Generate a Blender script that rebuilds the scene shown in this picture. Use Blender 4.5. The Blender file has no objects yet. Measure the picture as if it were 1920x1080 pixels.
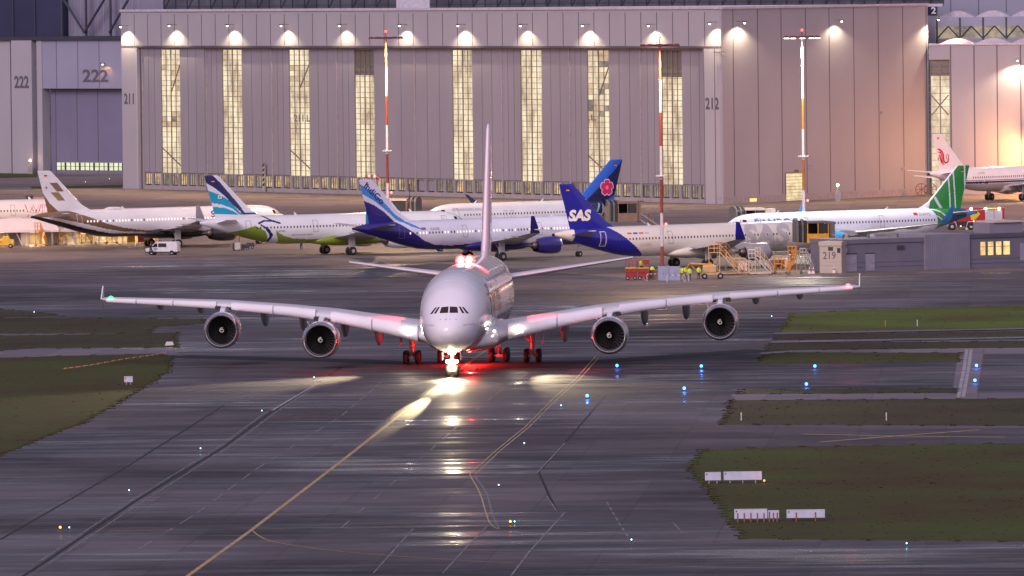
import bpy, bmesh, math, random
import numpy as np
from mathutils import Vector, Matrix
random.seed(7)
S = bpy.context.scene
# ---------------------------------------------------------------- camera
F, H, HZ, ROLL = 16380., 40.7, -60., .0118
PIT = math.atan((540-HZ)/F)
FW = Vector((0, math.cos(PIT), -math.sin(PIT)))
_X0 = Vector((1, 0, 0)); _U0 = Vector((0, math.sin(PIT), math.cos(PIT)))
RT = _X0*math.cos(ROLL)-_U0*math.sin(ROLL); UPV = _X0*math.sin(ROLL)+_U0*math.cos(ROLL)
EYE = Vector((0, 0, H))
cd = bpy.data.cameras.new('camera'); cam = bpy.data.objects.new('camera', cd); S.collection.objects.link(cam)
cd.sensor_width = 36; cd.lens = 36*F/1920; cd.clip_start = 1; cd.clip_end = 20000
M = Matrix((RT, UPV, -FW)).transposed().to_4x4(); M.translation = EYE; cam.matrix_world = M
S.camera = cam
def ray(px, py): return FW+RT*((px-960)/F)+UPV*((540-py)/F)
def G(px, py, z=0.):
    r = ray(px, py); return EYE+r*((z-H)/r.z)
# ---------------------------------------------------------------- light
W = bpy.data.worlds.new("World"); S.world = W; W.use_nodes = True
wn = W.node_tree; wn.nodes.clear()
sky = wn.nodes.new('ShaderNodeTexSky'); sky.sky_type = 'NISHITA'; sky.sun_disc = False
sky.sun_elevation = math.radians(2); sky.sun_rotation = math.radians(-150)
bg1 = wn.nodes.new('ShaderNodeBackground'); wn.links.new(sky.outputs[0], bg1.inputs[0]); bg1.inputs[1].default_value = .05
bg2 = wn.nodes.new('ShaderNodeBackground')          # purple dusk cloud cover under the sky
tc = wn.nodes.new('ShaderNodeTexCoord'); sx = wn.nodes.new('ShaderNodeSeparateXYZ'); wn.links.new(tc.outputs['Generated'], sx.inputs[0])
cr = wn.nodes.new('ShaderNodeValToRGB')
mr = wn.nodes.new('ShaderNodeMapRange'); mr.inputs[1].default_value = 1; mr.inputs[2].default_value = -1; wn.links.new(sx.outputs[1], mr.inputs[0]); wn.links.new(mr.outputs[0], cr.inputs[0])
e0, e1 = cr.color_ramp.elements; e0.position = .02; e0.color = (.135, .132, .275, 1)      # night side behind the hangars
e1.position = .95; e1.color = (1.0, .80, 1.05, 1)                                         # afterglow behind the camera
wn.links.new(cr.outputs[0], bg2.inputs[0]); bg2.inputs[1].default_value = .62
ad = wn.nodes.new('ShaderNodeAddShader'); wo = wn.nodes.new('ShaderNodeOutputWorld')
wn.links.new(bg1.outputs[0], ad.inputs[0]); wn.links.new(bg2.outputs[0], ad.inputs[1]); wn.links.new(ad.outputs[0], wo.inputs[0])
sl = bpy.data.lights.new('sun', 'SUN'); sl.energy = 1.5; sl.angle = math.radians(25); sl.color = (.97, .83, .92)
so = bpy.data.objects.new('sun', sl); S.collection.objects.link(so)
so.rotation_euler = Vector((.45, 1, -.55)).to_track_quat('-Z', 'Y').to_euler()
S.view_settings.view_transform = 'Standard'; S.view_settings.look = 'None'; S.view_settings.exposure = .2; S.view_settings.gamma = 1
S.cycles.use_denoising = True; S.cycles.max_bounces = 6; S.cycles.sample_clamp_indirect = 8
S.cycles.sample_clamp_direct = 0
# ---------------------------------------------------------------- helpers
def lin(h):
    if isinstance(h, str):
        c = [int(h[i:i+2], 16)/255 for i in (0, 2, 4)]
        return tuple(x/12.92 if x <= .04045 else ((x+.055)/1.055)**2.4 for x in c)
    return h
MC = {}
def mat(name, col=(.5, .5, .5), rough=.5, metal=0., var=.12, scale=1.5, emit=None, es=1., coat=0., stretch=(1, 1, 1), spec=.5):
    if name in MC: return MC[name]
    m = bpy.data.materials.new(name); m.use_nodes = True; nt = m.node_tree; b = nt.nodes['Principled BSDF']
    c = lin(col); b.inputs['Roughness'].default_value = rough; b.inputs['Metallic'].default_value = metal
    b.inputs['Specular IOR Level'].default_value = spec
    b.inputs['Base Color'].default_value = (*c, 1); b.inputs['Coat Weight'].default_value = coat
    if var > 0:
        t = nt.nodes.new('ShaderNodeTexCoord'); mp = nt.nodes.new('ShaderNodeMapping'); mp.inputs['Scale'].default_value = stretch
        n = nt.nodes.new('ShaderNodeTexNoise'); n.inputs['Scale'].default_value = scale; n.inputs['Detail'].default_value = 5
        nt.links.new(t.outputs['Object'], mp.inputs[0]); nt.links.new(mp.outputs[0], n.inputs[0])
        r = nt.nodes.new('ShaderNodeMapRange'); r.inputs[1].default_value = .3; r.inputs[2].default_value = .7
        r.inputs[3].default_value = 1-var; r.inputs[4].default_value = 1+var
        nt.links.new(n.outputs[0], r.inputs[0])
        x = nt.nodes.new('ShaderNodeMix'); x.data_type = 'RGBA'; x.blend_type = 'MULTIPLY'; x.inputs[0].default_value = 1
        x.inputs[6].default_value = (*c, 1); nt.links.new(r.outputs[0], x.inputs[7]); nt.links.new(x.outputs[2], b.inputs['Base Color'])
    if emit:
        b.inputs['Emission Color'].default_value = (*lin(emit), 1); b.inputs['Emission Strength'].default_value = es
    MC[name] = m; return m
def tag(o, label=None, cat=None, group=None, kind=None):
    for k, v in (('label', label), ('category', cat), ('group', group), ('kind', kind)):
        if v: o[k] = v
    return o
def thing(name, label, cat, loc=(0, 0, 0), rz=0., group=None, rot=None):
    o = bpy.data.objects.new(name, None); S.collection.objects.link(o); o.location = loc
    o.rotation_euler = rot or (0, 0, rz); o.empty_display_size = .5
    return tag(o, label, cat, group)
class MB:
    def __init__(s): s.v = []; s.f = []; s.m = []
    def add(s, vs, fs, mi=0):
        b = len(s.v); s.v += [tuple(p) for p in vs]
        s.f += [tuple(b+i for i in f) for f in fs]; s.m += [mi]*len(fs); return s
    def box(s, x0, x1, y0, y1, z0, z1, mi=0):
        return s.add([(x0, y0, z0), (x1, y0, z0), (x1, y1, z0), (x0, y1, z0), (x0, y0, z1), (x1, y0, z1), (x1, y1, z1), (x0, y1, z1)],
                     [(0, 3, 2, 1), (4, 5, 6, 7), (0, 1, 5, 4), (1, 2, 6, 5), (2, 3, 7, 6), (3, 0, 4, 7)], mi)
    def tube(s, a, b, r, n=6, mi=0, r2=None, cap=True):
        a = Vector(a); b = Vector(b); d = (b-a).normalized(); u = d.orthogonal().normalized(); w = d.cross(u)
        r2 = r if r2 is None else r2; vs = []
        for p, q in ((a, r), (b, r2)):
            for i in range(n):
                t = 2*math.pi*(i+.5)/n; vs.append(p+u*(q*math.cos(t))+w*(q*math.sin(t)))
        fs = [(i, (i+1) % n, n+(i+1) % n, n+i) for i in range(n)]
        if cap: fs += [tuple(range(n-1, -1, -1)), tuple(range(n, 2*n))]
        return s.add(vs, fs, mi)
    def path(s, pts, r, n=6, mi=0):
        for a, b in zip(pts[:-1], pts[1:]): s.tube(a, b, r, n, mi)
        return s
    def lathe(s, prof, o=(0, 0, 0), n=32, mi=0, ax='x', mis=None):
        vs = []; fs = []; ms = []
        for (a, r) in prof:
            for i in range(n):
                t = 2*math.pi*i/n; c, d = r*math.cos(t), r*math.sin(t)
                p = (a, c, d) if ax == 'x' else ((d, a, c) if ax == 'y' else (c, d, a))
                vs.append((p[0]+o[0], p[1]+o[1], p[2]+o[2]))
        for k in range(len(prof)-1):
            for i in range(n):
                fs.append((k*n+i, (k+1)*n+i, (k+1)*n+(i+1) % n, k*n+(i+1) % n)); ms.append(mis[k] if mis else mi)
        b = len(s.v); s.v += vs; s.f += [tuple(b+i for i in f) for f in fs]; s.m += ms; return s
    def prism(s, poly, y0, y1, mi=0, ax='y'):
        n = len(poly)
        g = (lambda p, y: (p[0], y, p[1])) if ax == 'y' else ((lambda p, y: (y, p[0], p[1])) if ax == 'x' else (lambda p, y: (p[0], p[1], y)))
        vs = [g(p, y0) for p in poly]+[g(p, y1) for p in poly]
        fs = [tuple(range(n)), tuple(range(2*n-1, n-1, -1))]+[(i, n+i, n+(i+1) % n, (i+1) % n) for i in range(n)]
        return s.add(vs, fs, mi)
    def build(s, name, mats, parent=None, smooth=False, bevel=0, label=None, cat=None, group=None, kind=None, loc=None, rz=0, fix=True):
        me = bpy.data.meshes.new(name); me.from_pydata(s.v, [], s.f)
        for m in (mats if isinstance(mats, (list, tuple)) else [mats]): me.materials.append(m)
        me.polygons.foreach_set('material_index', s.m)
        if smooth: me.polygons.foreach_set('use_smooth', [True]*len(me.polygons))
        if fix and len(s.f) < 40000:
            bm = bmesh.new(); bm.from_mesh(me); bmesh.ops.recalc_face_normals(bm, faces=bm.faces); bm.to_mesh(me); bm.free()
        me.update(); o = bpy.data.objects.new(name, me); S.collection.objects.link(o)
        if parent: o.parent = parent
        if loc is not None: o.location = loc
        if rz: o.rotation_euler = (0, 0, rz)
        if bevel:
            b = o.modifiers.new('bevel', 'BEVEL'); b.width = bevel; b.segments = 2; b.limit_method = 'ANGLE'
        if smooth:
            try: me.set_sharp_from_angle(angle=math.radians(50))
            except Exception: pass
        return tag(o, label, cat, group, kind)
def lerp(a, b, t): return a+(b-a)*t
TXT = {}
def txt(s, w=None, h=None, shear=0., outline=0., bold=0.):
    """flat lettering as 2D vertices and faces, fitted to width w or height h, lower left at 0,0"""
    k = (s, shear, outline, bold)
    if k not in TXT:
        c = bpy.data.curves.new('t', 'FONT'); c.body = s; c.size = 1; c.shear = shear; c.offset = bold; c.resolution_u = 4
        o = bpy.data.objects.new('t', c); S.collection.objects.link(o)
        if outline:
            c.fill_mode = 'NONE'; c.bevel_depth = outline; c.bevel_resolution = 0
        dg = bpy.context.evaluated_depsgraph_get(); dg.update(); me = bpy.data.meshes.new_from_object(o.evaluated_get(dg))
        TXT[k] = ([(v.co.x, v.co.y) for v in me.vertices], [tuple(p.vertices) for p in me.polygons])
        bpy.data.objects.remove(o); bpy.data.curves.remove(c); bpy.data.meshes.remove(me)
    v, f = TXT[k]; x0 = min(p[0] for p in v); x1 = max(p[0] for p in v); y0 = min(p[1] for p in v); y1 = max(p[1] for p in v)
    sx_ = w/(x1-x0) if w else h/(y1-y0); sy_ = h/(y1-y0) if h else sx_
    return [((p[0]-x0)*sx_, (p[1]-y0)*sy_) for p in v], f
def lamp(name, kind, loc, power, col, parent=None, aim=None, size=60, blend=.3, rad=.3):
    l = bpy.data.lights.new(name, kind); l.energy = power; l.color = lin(col); l.shadow_soft_size = rad
    if kind == 'SPOT': l.spot_size = math.radians(size); l.spot_blend = blend
    if kind == 'AREA': l.shape = 'RECTANGLE'; l.size = size; l.size_y = rad
    o = bpy.data.objects.new(name, l); S.collection.objects.link(o); o.location = loc
    if parent: o.parent = parent
    if aim is not None: o.rotation_euler = Vector(aim).to_track_quat('-Z', 'Y').to_euler()
    return o
def copy_tree(o, parent=None):
    c = o.copy(); S.collection.objects.link(c)
    if parent: c.parent = parent
    for ch in list(o.children): copy_tree(ch, c)
    return c
# ---------------------------------------------------------------- ground
def ground_mat(name, dark, light, slab=7.5, rmin=.16, rmax=.5, wet=.5, wscale=.02):
    m = bpy.data.materials.new(name); m.use_nodes = True; nt = m.node_tree; b = nt.nodes['Principled BSDF']; L = nt.links.new; N = nt.nodes.new
    g = N('ShaderNodeNewGeometry'); mp = N('ShaderNodeMapping'); mp.inputs['Rotation'].default_value = (0, 0, math.radians(3)); L(g.outputs['Position'], mp.inputs[0])
    def noise(sc, st, det=5, ro=.6):
        q = N('ShaderNodeMapping'); q.inputs['Scale'].default_value = st; L(mp.outputs[0], q.inputs[0])
        n = N('ShaderNodeTexNoise'); n.inputs['Scale'].default_value = sc; n.inputs['Detail'].default_value = det; n.inputs['Roughness'].default_value = ro
        L(q.outputs[0], n.inputs[0]); return n.outputs[0]
    def rng(a, lo, hi, o0, o1):
        r = N('ShaderNodeMapRange'); r.inputs[1].default_value = lo; r.inputs[2].default_value = hi; r.inputs[3].default_value = o0; r.inputs[4].default_value = o1
        L(a, r.inputs[0]); return r.outputs[0]
    big = noise(wscale, (1, 1, 1)); band = noise(.16, (.25, 1.2, 1), 8, .75); fine = noise(2.2, (.5, 1, 1), 4)
    def math2(op, a, c):
        q = N('ShaderNodeMath'); q.operation = op
        for i, w_ in enumerate((a, c)):
            if isinstance(w_, (int, float)): q.inputs[i].default_value = w_
            else: L(w_, q.inputs[i])
        return q.outputs[0]
    mixv = math2('ADD', math2('MULTIPLY', big, .5), math2('ADD', math2('MULTIPLY', band, .36), math2('MULTIPLY', fine, .14)))
    cr = N('ShaderNodeMix'); cr.data_type = 'RGBA'; cr.inputs[6].default_value = (*dark, 1); cr.inputs[7].default_value = (*light, 1)
    L(rng(mixv, .40, .60, 0, 1), cr.inputs[0])
    # slab joints following the taxiway
    br = N('ShaderNodeTexBrick'); q = N('ShaderNodeMapping'); q.inputs['Rotation'].default_value = (0, 0, math.radians(3.4-90)); L(g.outputs['Position'], q.inputs[0])
    L(q.outputs[0], br.inputs[0]); br.offset = 0; br.inputs['Scale'].default_value = 1; br.inputs['Brick Width'].default_value = slab; br.inputs['Row Height'].default_value = slab
    br.inputs['Mortar Size'].default_value = .07; br.inputs['Color1'].default_value = (1, 1, 1, 1); br.inputs['Color2'].default_value = (.72, .72, .74, 1); br.inputs['Mortar'].default_value = (.62, .62, .62, 1)
    mu = N('ShaderNodeMix'); mu.data_type = 'RGBA'; mu.blend_type = 'MULTIPLY'; mu.inputs[0].default_value = 1
    L(cr.outputs[2], mu.inputs[6]); L(br.outputs[0], mu.inputs[7]); L(mu.outputs[2], b.inputs['Base Color'])
    wetn = math2('ADD', math2('MULTIPLY', noise(.16, (.22, 1.3, 1), 7, .72), .6), math2('MULTIPLY', noise(wscale*1.3, (1, 1, 1), 3), .4))
    L(rng(wetn, wet-.03, wet+.12, rmax, rmin), b.inputs['Roughness'])
    bu = N('ShaderNodeBump'); bu.inputs['Strength'].default_value = .25; bu.inputs['Distance'].default_value = .01
    L(fine, bu.inputs['Height']); L(bu.outputs[0], b.inputs['Normal'])
    b.inputs['Specular IOR Level'].default_value = .3
    return m
M_asph = ground_mat('wet_asphalt', (.015, .013, .016), (.150, .128, .138), rmin=.10, rmax=.68, wet=.50)
M_conc = ground_mat('apron_concrete', (.11, .095, .09), (.24, .20, .175), rmin=.25, rmax=.65, wet=.56)
M_path = ground_mat('path_concrete', (.16, .14, .16), (.23, .20, .22), slab=5, rmin=.3, rmax=.6, wet=.6)
def sheet(name, pts, z, m, kind='structure'):
    b = MB(); b.add([(p[0], p[1], z) for p in pts], [tuple(range(len(pts)))]); return b.build(name, m, kind=kind)
sheet('ground', [(-2500, -300), (2500, -300), (2500, 5000), (-2500, 5000)], 0, M_asph)
sheet('apron', [G(-900, 520), G(-900, 372)+Vector((0, 600, 0)), G(2800, 372)+Vector((0, 600, 0)), G(2800, 470), G(1920, 508), G(1480, 520), G(1180, 522), G(700, 484), G(420, 478)], .004, M_conc)  # lighter concrete, with the lamplit zone's outline put into its colour
def pxsheet(name, pts, z, m): return sheet(name, [G(*p) for p in pts], z, m)
pxsheet('path', [(-300, 655), (0, 655), (320, 655), (335, 662), (322, 668), (-300, 672)], .004, M_path)
pxsheet('path', [(1436, 657), (1500, 652), (2400, 645), (2400, 660), (1810, 664), (1480, 664), (1422, 664)], .006, M_path)
pxsheet('path', [(1370, 740), (1390, 737), (1800, 737), (2400, 730), (2400, 746), (1380, 750)], .006, M_path)
pxsheet('path', [(1798, 655), (1846, 655), (1830, 745), (1784, 745)], .009, M_path)
# painted lines: pixel polylines laid on the ground, widths in metres
M_yel = mat('yellow_paint', (.42, .30, .12), .55, var=.3, scale=.7); M_wht = mat('white_paint', (.34, .32, .32), .5, var=.5, scale=.7)
M_tar = mat('dark_joint', (.010, .009, .011), .85, var=.2)
M_line2 = mat('worn_yellow_paint', (.42, .32, .17), .6, var=.45, scale=.5)
M_fade = mat('worn_paint', (.19, .175, .19), .6, var=.5, scale=.5)
def ribbon(name, px, w, m, z=.010, dash=None, kind='structure'):
    P = [G(*p) for p in px]; b = MB()
    seg = []
    for a, c in zip(P[:-1], P[1:]):
        L = (c-a).length; d = (c-a)/L; t = 0
        if not dash: seg.append((a, c))
        else:
            while t < L: seg.append((a+d*t, a+d*min(L, t+dash[0]))); t += dash[0]+dash[1]
    if dash:
        for a, c in seg:
            n = Vector((-(c-a).y, (c-a).x, 0)).normalized()*(w/2)
            b.add([(p.x, p.y, z) for p in (a-n, c-n, c+n, a+n)], [(0, 1, 2, 3)])
    else:
        vs = []
        for i, p in enumerate(P):
            t = (P[min(i+1, len(P)-1)]-P[max(i-1, 0)]); n = Vector((-t.y, t.x, 0)).normalized()*(w/2)
            vs += [(p.x+n.x, p.y+n.y, z), (p.x-n.x, p.y-n.y, z)]
        b.add(vs, [(2*i, 2*i+1, 2*i+3, 2*i+2) for i in range(len(P)-1)])
    return b.build(name, m, kind=kind)
def curve(pts, n=10):
    out = []
    for i in range(len(pts)-1):
        p0 = pts[max(i-1, 0)]; p1 = pts[i]; p2 = pts[i+1]; p3 = pts[min(i+2, len(pts)-1)]
        for k in range(n):
            t = k/n; out.append(tuple(.5*(2*p1[j]+(p2[j]-p0[j])*t+(2*p0[j]-5*p1[j]+4*p2[j]-p3[j])*t*t+(3*p1[j]-p0[j]-3*p2[j]+p3[j])*t**3) for j in (0, 1)))
    return out+[pts[-1]]
ribbon('centre_line', [(352, 1080), (470, 995), (640, 865), (735, 790), (800, 740), (850, 702), (1000, 590)], .32, M_yel, .010)
ribbon('centre_line', [(280, 1135), (352, 1080)], .32, M_yel, .010)
ribbon('taxiway_joint', [(20, 1095), (75, 1060), (250, 942), (420, 838), (505, 775), (590, 722), (640, 688)], .3, M_tar, .006)
ribbon('edge_line', [(60, 1062), (236, 945), (410, 838), (500, 772), (588, 725)], .12, M_fade, .012)
ribbon('edge_line', [(90, 1058), (262, 944), (430, 838), (515, 775), (596, 722)], .12, M_fade, .012)
ribbon('edge_line', [(510, 770), (590, 722)], .22, M_wht, .016)
ribbon('taxiway_joint', [(0, 1012), (230, 880), (420, 760)], .22, M_tar, .006)
ribbon('slab_line', [(260, 1030), (370, 962), (480, 880), (640, 780), (720, 712)], .14, M_fade, .012, dash=(9, 5))
ribbon('slab_line', [(640, 990), (850, 806), (930, 738), (990, 700)], .14, M_fade, .012, dash=(8, 9))
ribbon('slab_line', [(700, 1075), (758, 1010), (775, 992)], .12, M_fade, .012)
ribbon('slab_line', [(830, 1075), (880, 1020), (915, 985)], .12, M_fade, .012)
ribbon('slab_line', [(958, 1080), (992, 1035), (1060, 960)], .14, M_fade, .012)
ribbon('guide_line', curve([(470, 993), (500, 1012), (560, 1024), (660, 1036), (820, 1048), (980, 1056), (1250, 1058), (1920, 1046)]), .14, M_yel, .012)
ribbon('guide_line', [(180, 996), (470, 992), (700, 988), (930, 984)], .16, M_yel, .014)
ribbon('guide_line', [(1117, 668), (1080, 710), (1040, 745), (985, 800), (930, 845), (886, 884)], .11, M_line2, .012)
ribbon('guide_line', [(1122, 671), (1086, 712), (1046, 747), (993, 800), (938, 845), (893, 888)], .11, M_line2, .012)
ribbon('guide_line', curve([(886, 884), (882, 892), (900, 925), (918, 980), (940, 994)], 5), .11, M_line2, .012)
ribbon('guide_line', curve([(893, 888), (891, 894), (912, 925), (930, 980), (960, 1000), (1100, 1012), (1300, 1012), (1920, 1004)], 6), .13, M_fade, .012)
ribbon('taxiway_joint', [(1135, 742), (1060, 830), (1010, 885), (1030, 930), (1045, 960)], .2, M_tar, .006)
ribbon('slab_line', [(1060, 830), (1006, 888)], .12, M_fade, .012)
ribbon('slab_line', [(1138, 942), (1160, 980), (1180, 1010)], .14, M_fade, .012, dash=(4, 2))
ribbon('slab_line', [(1025, 930), (1045, 960)], .12, M_fade, .012)
ribbon('slab_line', [(1160, 980), (1262, 980), (1280, 1000)], .12, M_fade, .012)
ribbon('crossing_line', [(1503, 814), (1700, 818), (1885, 820)], .55, M_yel, .012)
ribbon('crossing_line', [(1538, 829), (1690, 817), (1838, 806)], .55, M_yel, .016)
for dx in (0, 9):
    ribbon('stop_line', [(1813+dx*.9, 655), (1808+dx*.9, 690), (1797+dx, 745)], .34, M_wht, .014)
    ribbon('apron_line', [(0, 486+dx*4), (380, 498+dx*4), (700, 512+dx*4)][:3], .16, M_fade, .012)
ribbon('apron_line', [(880, 517), (1100, 520), (1240, 527), (1460, 540)], .22, M_wht, .012)
ribbon('apron_line', [(0, 497), (180, 499), (420, 505), (700, 515), (800, 522)], .2, M_wht, .014)
ribbon('apron_line', [(940, 382), (1250, 392), (1920, 402)], .3, M_wht, .012)
ribbon('taxiway_joint', [(320, 668), (640, 676), (800, 682), (1100, 680), (1440, 656)], 6, M_tar, .008)
# ---------------------------------------------------------------- grass
def grass_mat(name, a, c):
    m = bpy.data.materials.new(name); m.use_nodes = True; nt = m.node_tree; b = nt.nodes['Principled BSDF']; L = nt.links.new; N = nt.nodes.new
    g = N('ShaderNodeNewGeometry'); n = N('ShaderNodeTexNoise'); n.inputs['Scale'].default_value = .045; n.inputs['Detail'].default_value = 9; n.inputs['Roughness'].default_value = .62
    L(g.outputs['Position'], n.inputs[0]); r = N('ShaderNodeValToRGB'); L(n.outputs[0], r.inputs[0])
    r.color_ramp.elements[0].position = .36; r.color_ramp.elements[0].color = (*a, 1); r.color_ramp.elements[1].position = .64; r.color_ramp.elements[1].color = (*c, 1)
    L(r.outputs[0], b.inputs['Base Color']); b.inputs['Roughness'].default_value = .9; b.inputs['Specular IOR Level'].default_value = .15
    return m
M_g1 = grass_mat('green_grass', (.058, .042, .019), (.060, .080, .019))
M_g2 = grass_mat('brown_grass', (.048, .038, .024), (.062, .066, .030))
M_g3 = grass_mat('bright_grass', (.085, .080, .024), (.10, .15, .028))
def grass(pts, m, n, lift=.03, h=(.01, .045)):
    P = [G(*p) for p in pts]; Q = []
    for a, c in zip(P, P[1:]+P[:1]):
        k = max(1, int((c-a).length/3)); k = min(k, 60)
        for i in range(k):
            q = a.lerp(c, i/k); Q.append(q+Vector((random.uniform(-.2, .2), random.uniform(-.35, .35), 0)))
    b = MB(); N_ = len(Q)
    b.add([(q.x, q.y, lift) for q in Q]+[(q.x, q.y, -.02) for q in Q], [tuple(range(N_))]+[(i, N_+i, N_+(i+1) % N_, (i+1) % N_) for i in range(N_)])
    # tufts through the area and along its rim
    xs = [q.x for q in P]; ys = [q.y for q in P]
    def inside(x, y):
        r = False; j = len(P)-1
        for i in range(len(P)):
            if (P[i].y > y) != (P[j].y > y) and x < (P[j].x-P[i].x)*(y-P[i].y)/(P[j].y-P[i].y)+P[i].x: r = not r
            j = i
        return r
    c = 0; tries = 0; n = int(n*.25)
    while c < n and tries < n*8:
        tries += 1
        if random.random() < .6:
            q = random.choice(Q); x, y = q.x+random.gauss(0, .2), q.y+random.gauss(0, .35)
        else:
            x, y = random.uniform(min(xs), max(xs)), random.uniform(min(ys), max(ys))
            if not inside(x, y): continue
        if abs(x) > y*.063: continue
        c += 1; hh = random.uniform(*h)*(2.2 if random.random() < .06 else 1); w = random.uniform(.06, .22)
        for k in range(3):
            t = random.uniform(0, 3.14); dx, dy = math.cos(t)*w, math.sin(t)*w; ox, oy = random.uniform(-.1, .1), random.uniform(-.1, .1)
            b.add([(x-dx, y-dy, lift-.03), (x+dx, y+dy, lift-.03), (x+ox+dx*.4, y+oy, lift+hh), (x+ox-dx*.5, y+oy, lift+hh*.8)], [(0, 1, 2, 3)])
    return b.build('grass', m, kind='stuff', fix=False)
grass([(-300, 668), (0, 672), (110, 668), (300, 663), (323, 668), (312, 698), (240, 745), (150, 795), (0, 853), (-300, 990)], M_g1, 5200)
grass([(-300, 596), (0, 597), (380, 598), (386, 606), (290, 613), (280, 625), (-300, 626)], M_g2, 3000)
grass([(-300, 630), (0, 630), (333, 624), (330, 651), (60, 653), (0, 658), (-300, 660)], M_g2, 2600)
grass([(-200, 580), (0, 580), (80, 586), (116, 593), (0, 595), (-200, 595)], M_g2, 800)
grass([(1490, 588), (1600, 582), (2100, 566), (2200, 612), (1465, 623)], M_g3, 4600)
grass([(1458, 628), (2100, 619), (2100, 631), (1450, 638)], M_g2, 1600)
grass([(1444, 644), (1436, 657), (2100, 650), (2100, 638)], M_g2, 1600)
grass([(1480, 661), (1432, 666), (1422, 681), (1798, 678), (1802, 662)], M_g1, 1500)
grass([(1392, 731), (1383, 739), (1788, 737), (1793, 728)], M_g2, 1300)
grass([(1373, 751), (1355, 796), (2100, 799), (2100, 745), (1860, 748)], M_g2, 3600)
grass([(1320, 843), (1295, 880), (1345, 940), (1395, 1010), (2200, 1018), (2200, 827), (1500, 838)], M_g1, 7500)
grass([(-100, 325), (66, 322), (70, 332), (-100, 336)], M_g1, 700)
grass([(60, 350), (228, 347), (228, 352), (60, 354)], M_g1, 300)
pxsheet('kerb_strip', [(1452, 624), (1920, 616), (1920, 618), (1452, 628)], .06, M_path)
pxsheet('kerb_strip', [(1448, 640), (1920, 632), (1920, 635), (1444, 644)], .06, M_path)
# ---------------------------------------------------------------- aircraft toolkit (x aft from the nose, y starboard, z up)
def pchip(xs, ys):
    xs = np.array(xs, float); ys = np.array(ys, float); h = np.diff(xs); d = np.diff(ys)/h; m = np.zeros(len(xs)); m[0] = d[0]; m[-1] = d[-1]
    for i in range(1, len(xs)-1):
        m[i] = 0 if d[i-1]*d[i] <= 0 else 3*(h[i-1]+h[i])/((2*h[i]+h[i-1])/d[i-1]+(h[i]+2*h[i-1])/d[i])
    def f(x):
        x = np.asarray(x, float); k = np.clip(np.searchsorted(xs, x)-1, 0, len(h)-1); t = (x-xs[k])/h[k]
        return ys[k]*(1+2*t)*(1-t)**2+m[k]*h[k]*t*(1-t)**2+ys[k+1]*t*t*(3-2*t)+m[k+1]*h[k]*t*t*(t-1)
    return f
class Hull:
    def __init__(s, secs, n=2.):
        a = np.array(secs, float); u = np.sqrt(a[:, 0]-a[0, 0])      # sqrt keeps the nose round
        s.x0 = a[0, 0]; s.x1 = a[-1, 0]; s._b = pchip(u, a[:, 1]); s._t = pchip(u, a[:, 2]); s._w = pchip(u, a[:, 3]); s.n = n
    def sec(s, x):
        u = math.sqrt(max(0, x-s.x0)); return float(s._b(u)), float(s._t(u)), float(s._w(u))
    def y(s, x, z):
        b, t, w = s.sec(x); q = abs((z-(b+t)/2)/max(1e-6, (t-b)/2)); return 0. if q >= 1 else w*(1-q**s.n)**(1/s.n)
    def front(s, y, z):
        lo, hi = s.x0, s.x0+16
        for _ in range(26):
            m = (lo+hi)/2
            if s.y(m, z) > abs(y): hi = m
            else: lo = m
        return hi
    def build(s, name, mats, paint, parent, seg=64, dx=.16, label=None, fine=0):
        N = 22; xs = [s.x0+3*(i/N)**2 for i in range(N)]
        x = s.x0+3
        while x < s.x1-dx*.6: xs.append(x); x += dx if (x > fine or dx > .3) else .5
        xs.append(s.x1)
        xs[0] = s.x0+.002
        V = []; Fc = []; Mi = []
        for x in xs:
            b, t, w = s.sec(x); c = (b+t)/2; hh = (t-b)/2
            for i in range(seg):
                a = 2*math.pi*i/seg; cy, cz = math.cos(a), math.sin(a)
                V.append((x, math.copysign(abs(cy)**(2/s.n), cy)*w, c+math.copysign(abs(cz)**(2/s.n), cz)*hh))
        for r in range(len(xs)-1):
            for i in range(seg):
                j = (i+1) % seg; q = (r*seg+i, (r+1)*seg+i, (r+1)*seg+j, r*seg+j); Fc.append(q)
                cx = (V[q[0]][0]+V[q[1]][0])/2; cy = (V[q[0]][1]+V[q[2]][1])/2; cz = (V[q[0]][2]+V[q[2]][2])/2
                Mi.append(paint(cx, cz, 1 if cy > 0 else -1))
        m = MB(); m.v = V; m.f = Fc+[tuple(range(seg)), tuple(range(len(V)-1, len(V)-seg-1, -1))]; m.m = Mi+[Mi[0], Mi[-1]]
        return m.build(name, mats, parent, smooth=True, label=label, fix=True)
def foil(t, tc):
    return 5*tc*(.2969*math.sqrt(t)-.126*t-.3516*t*t+.2843*t**3-.1036*t**4)
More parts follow.
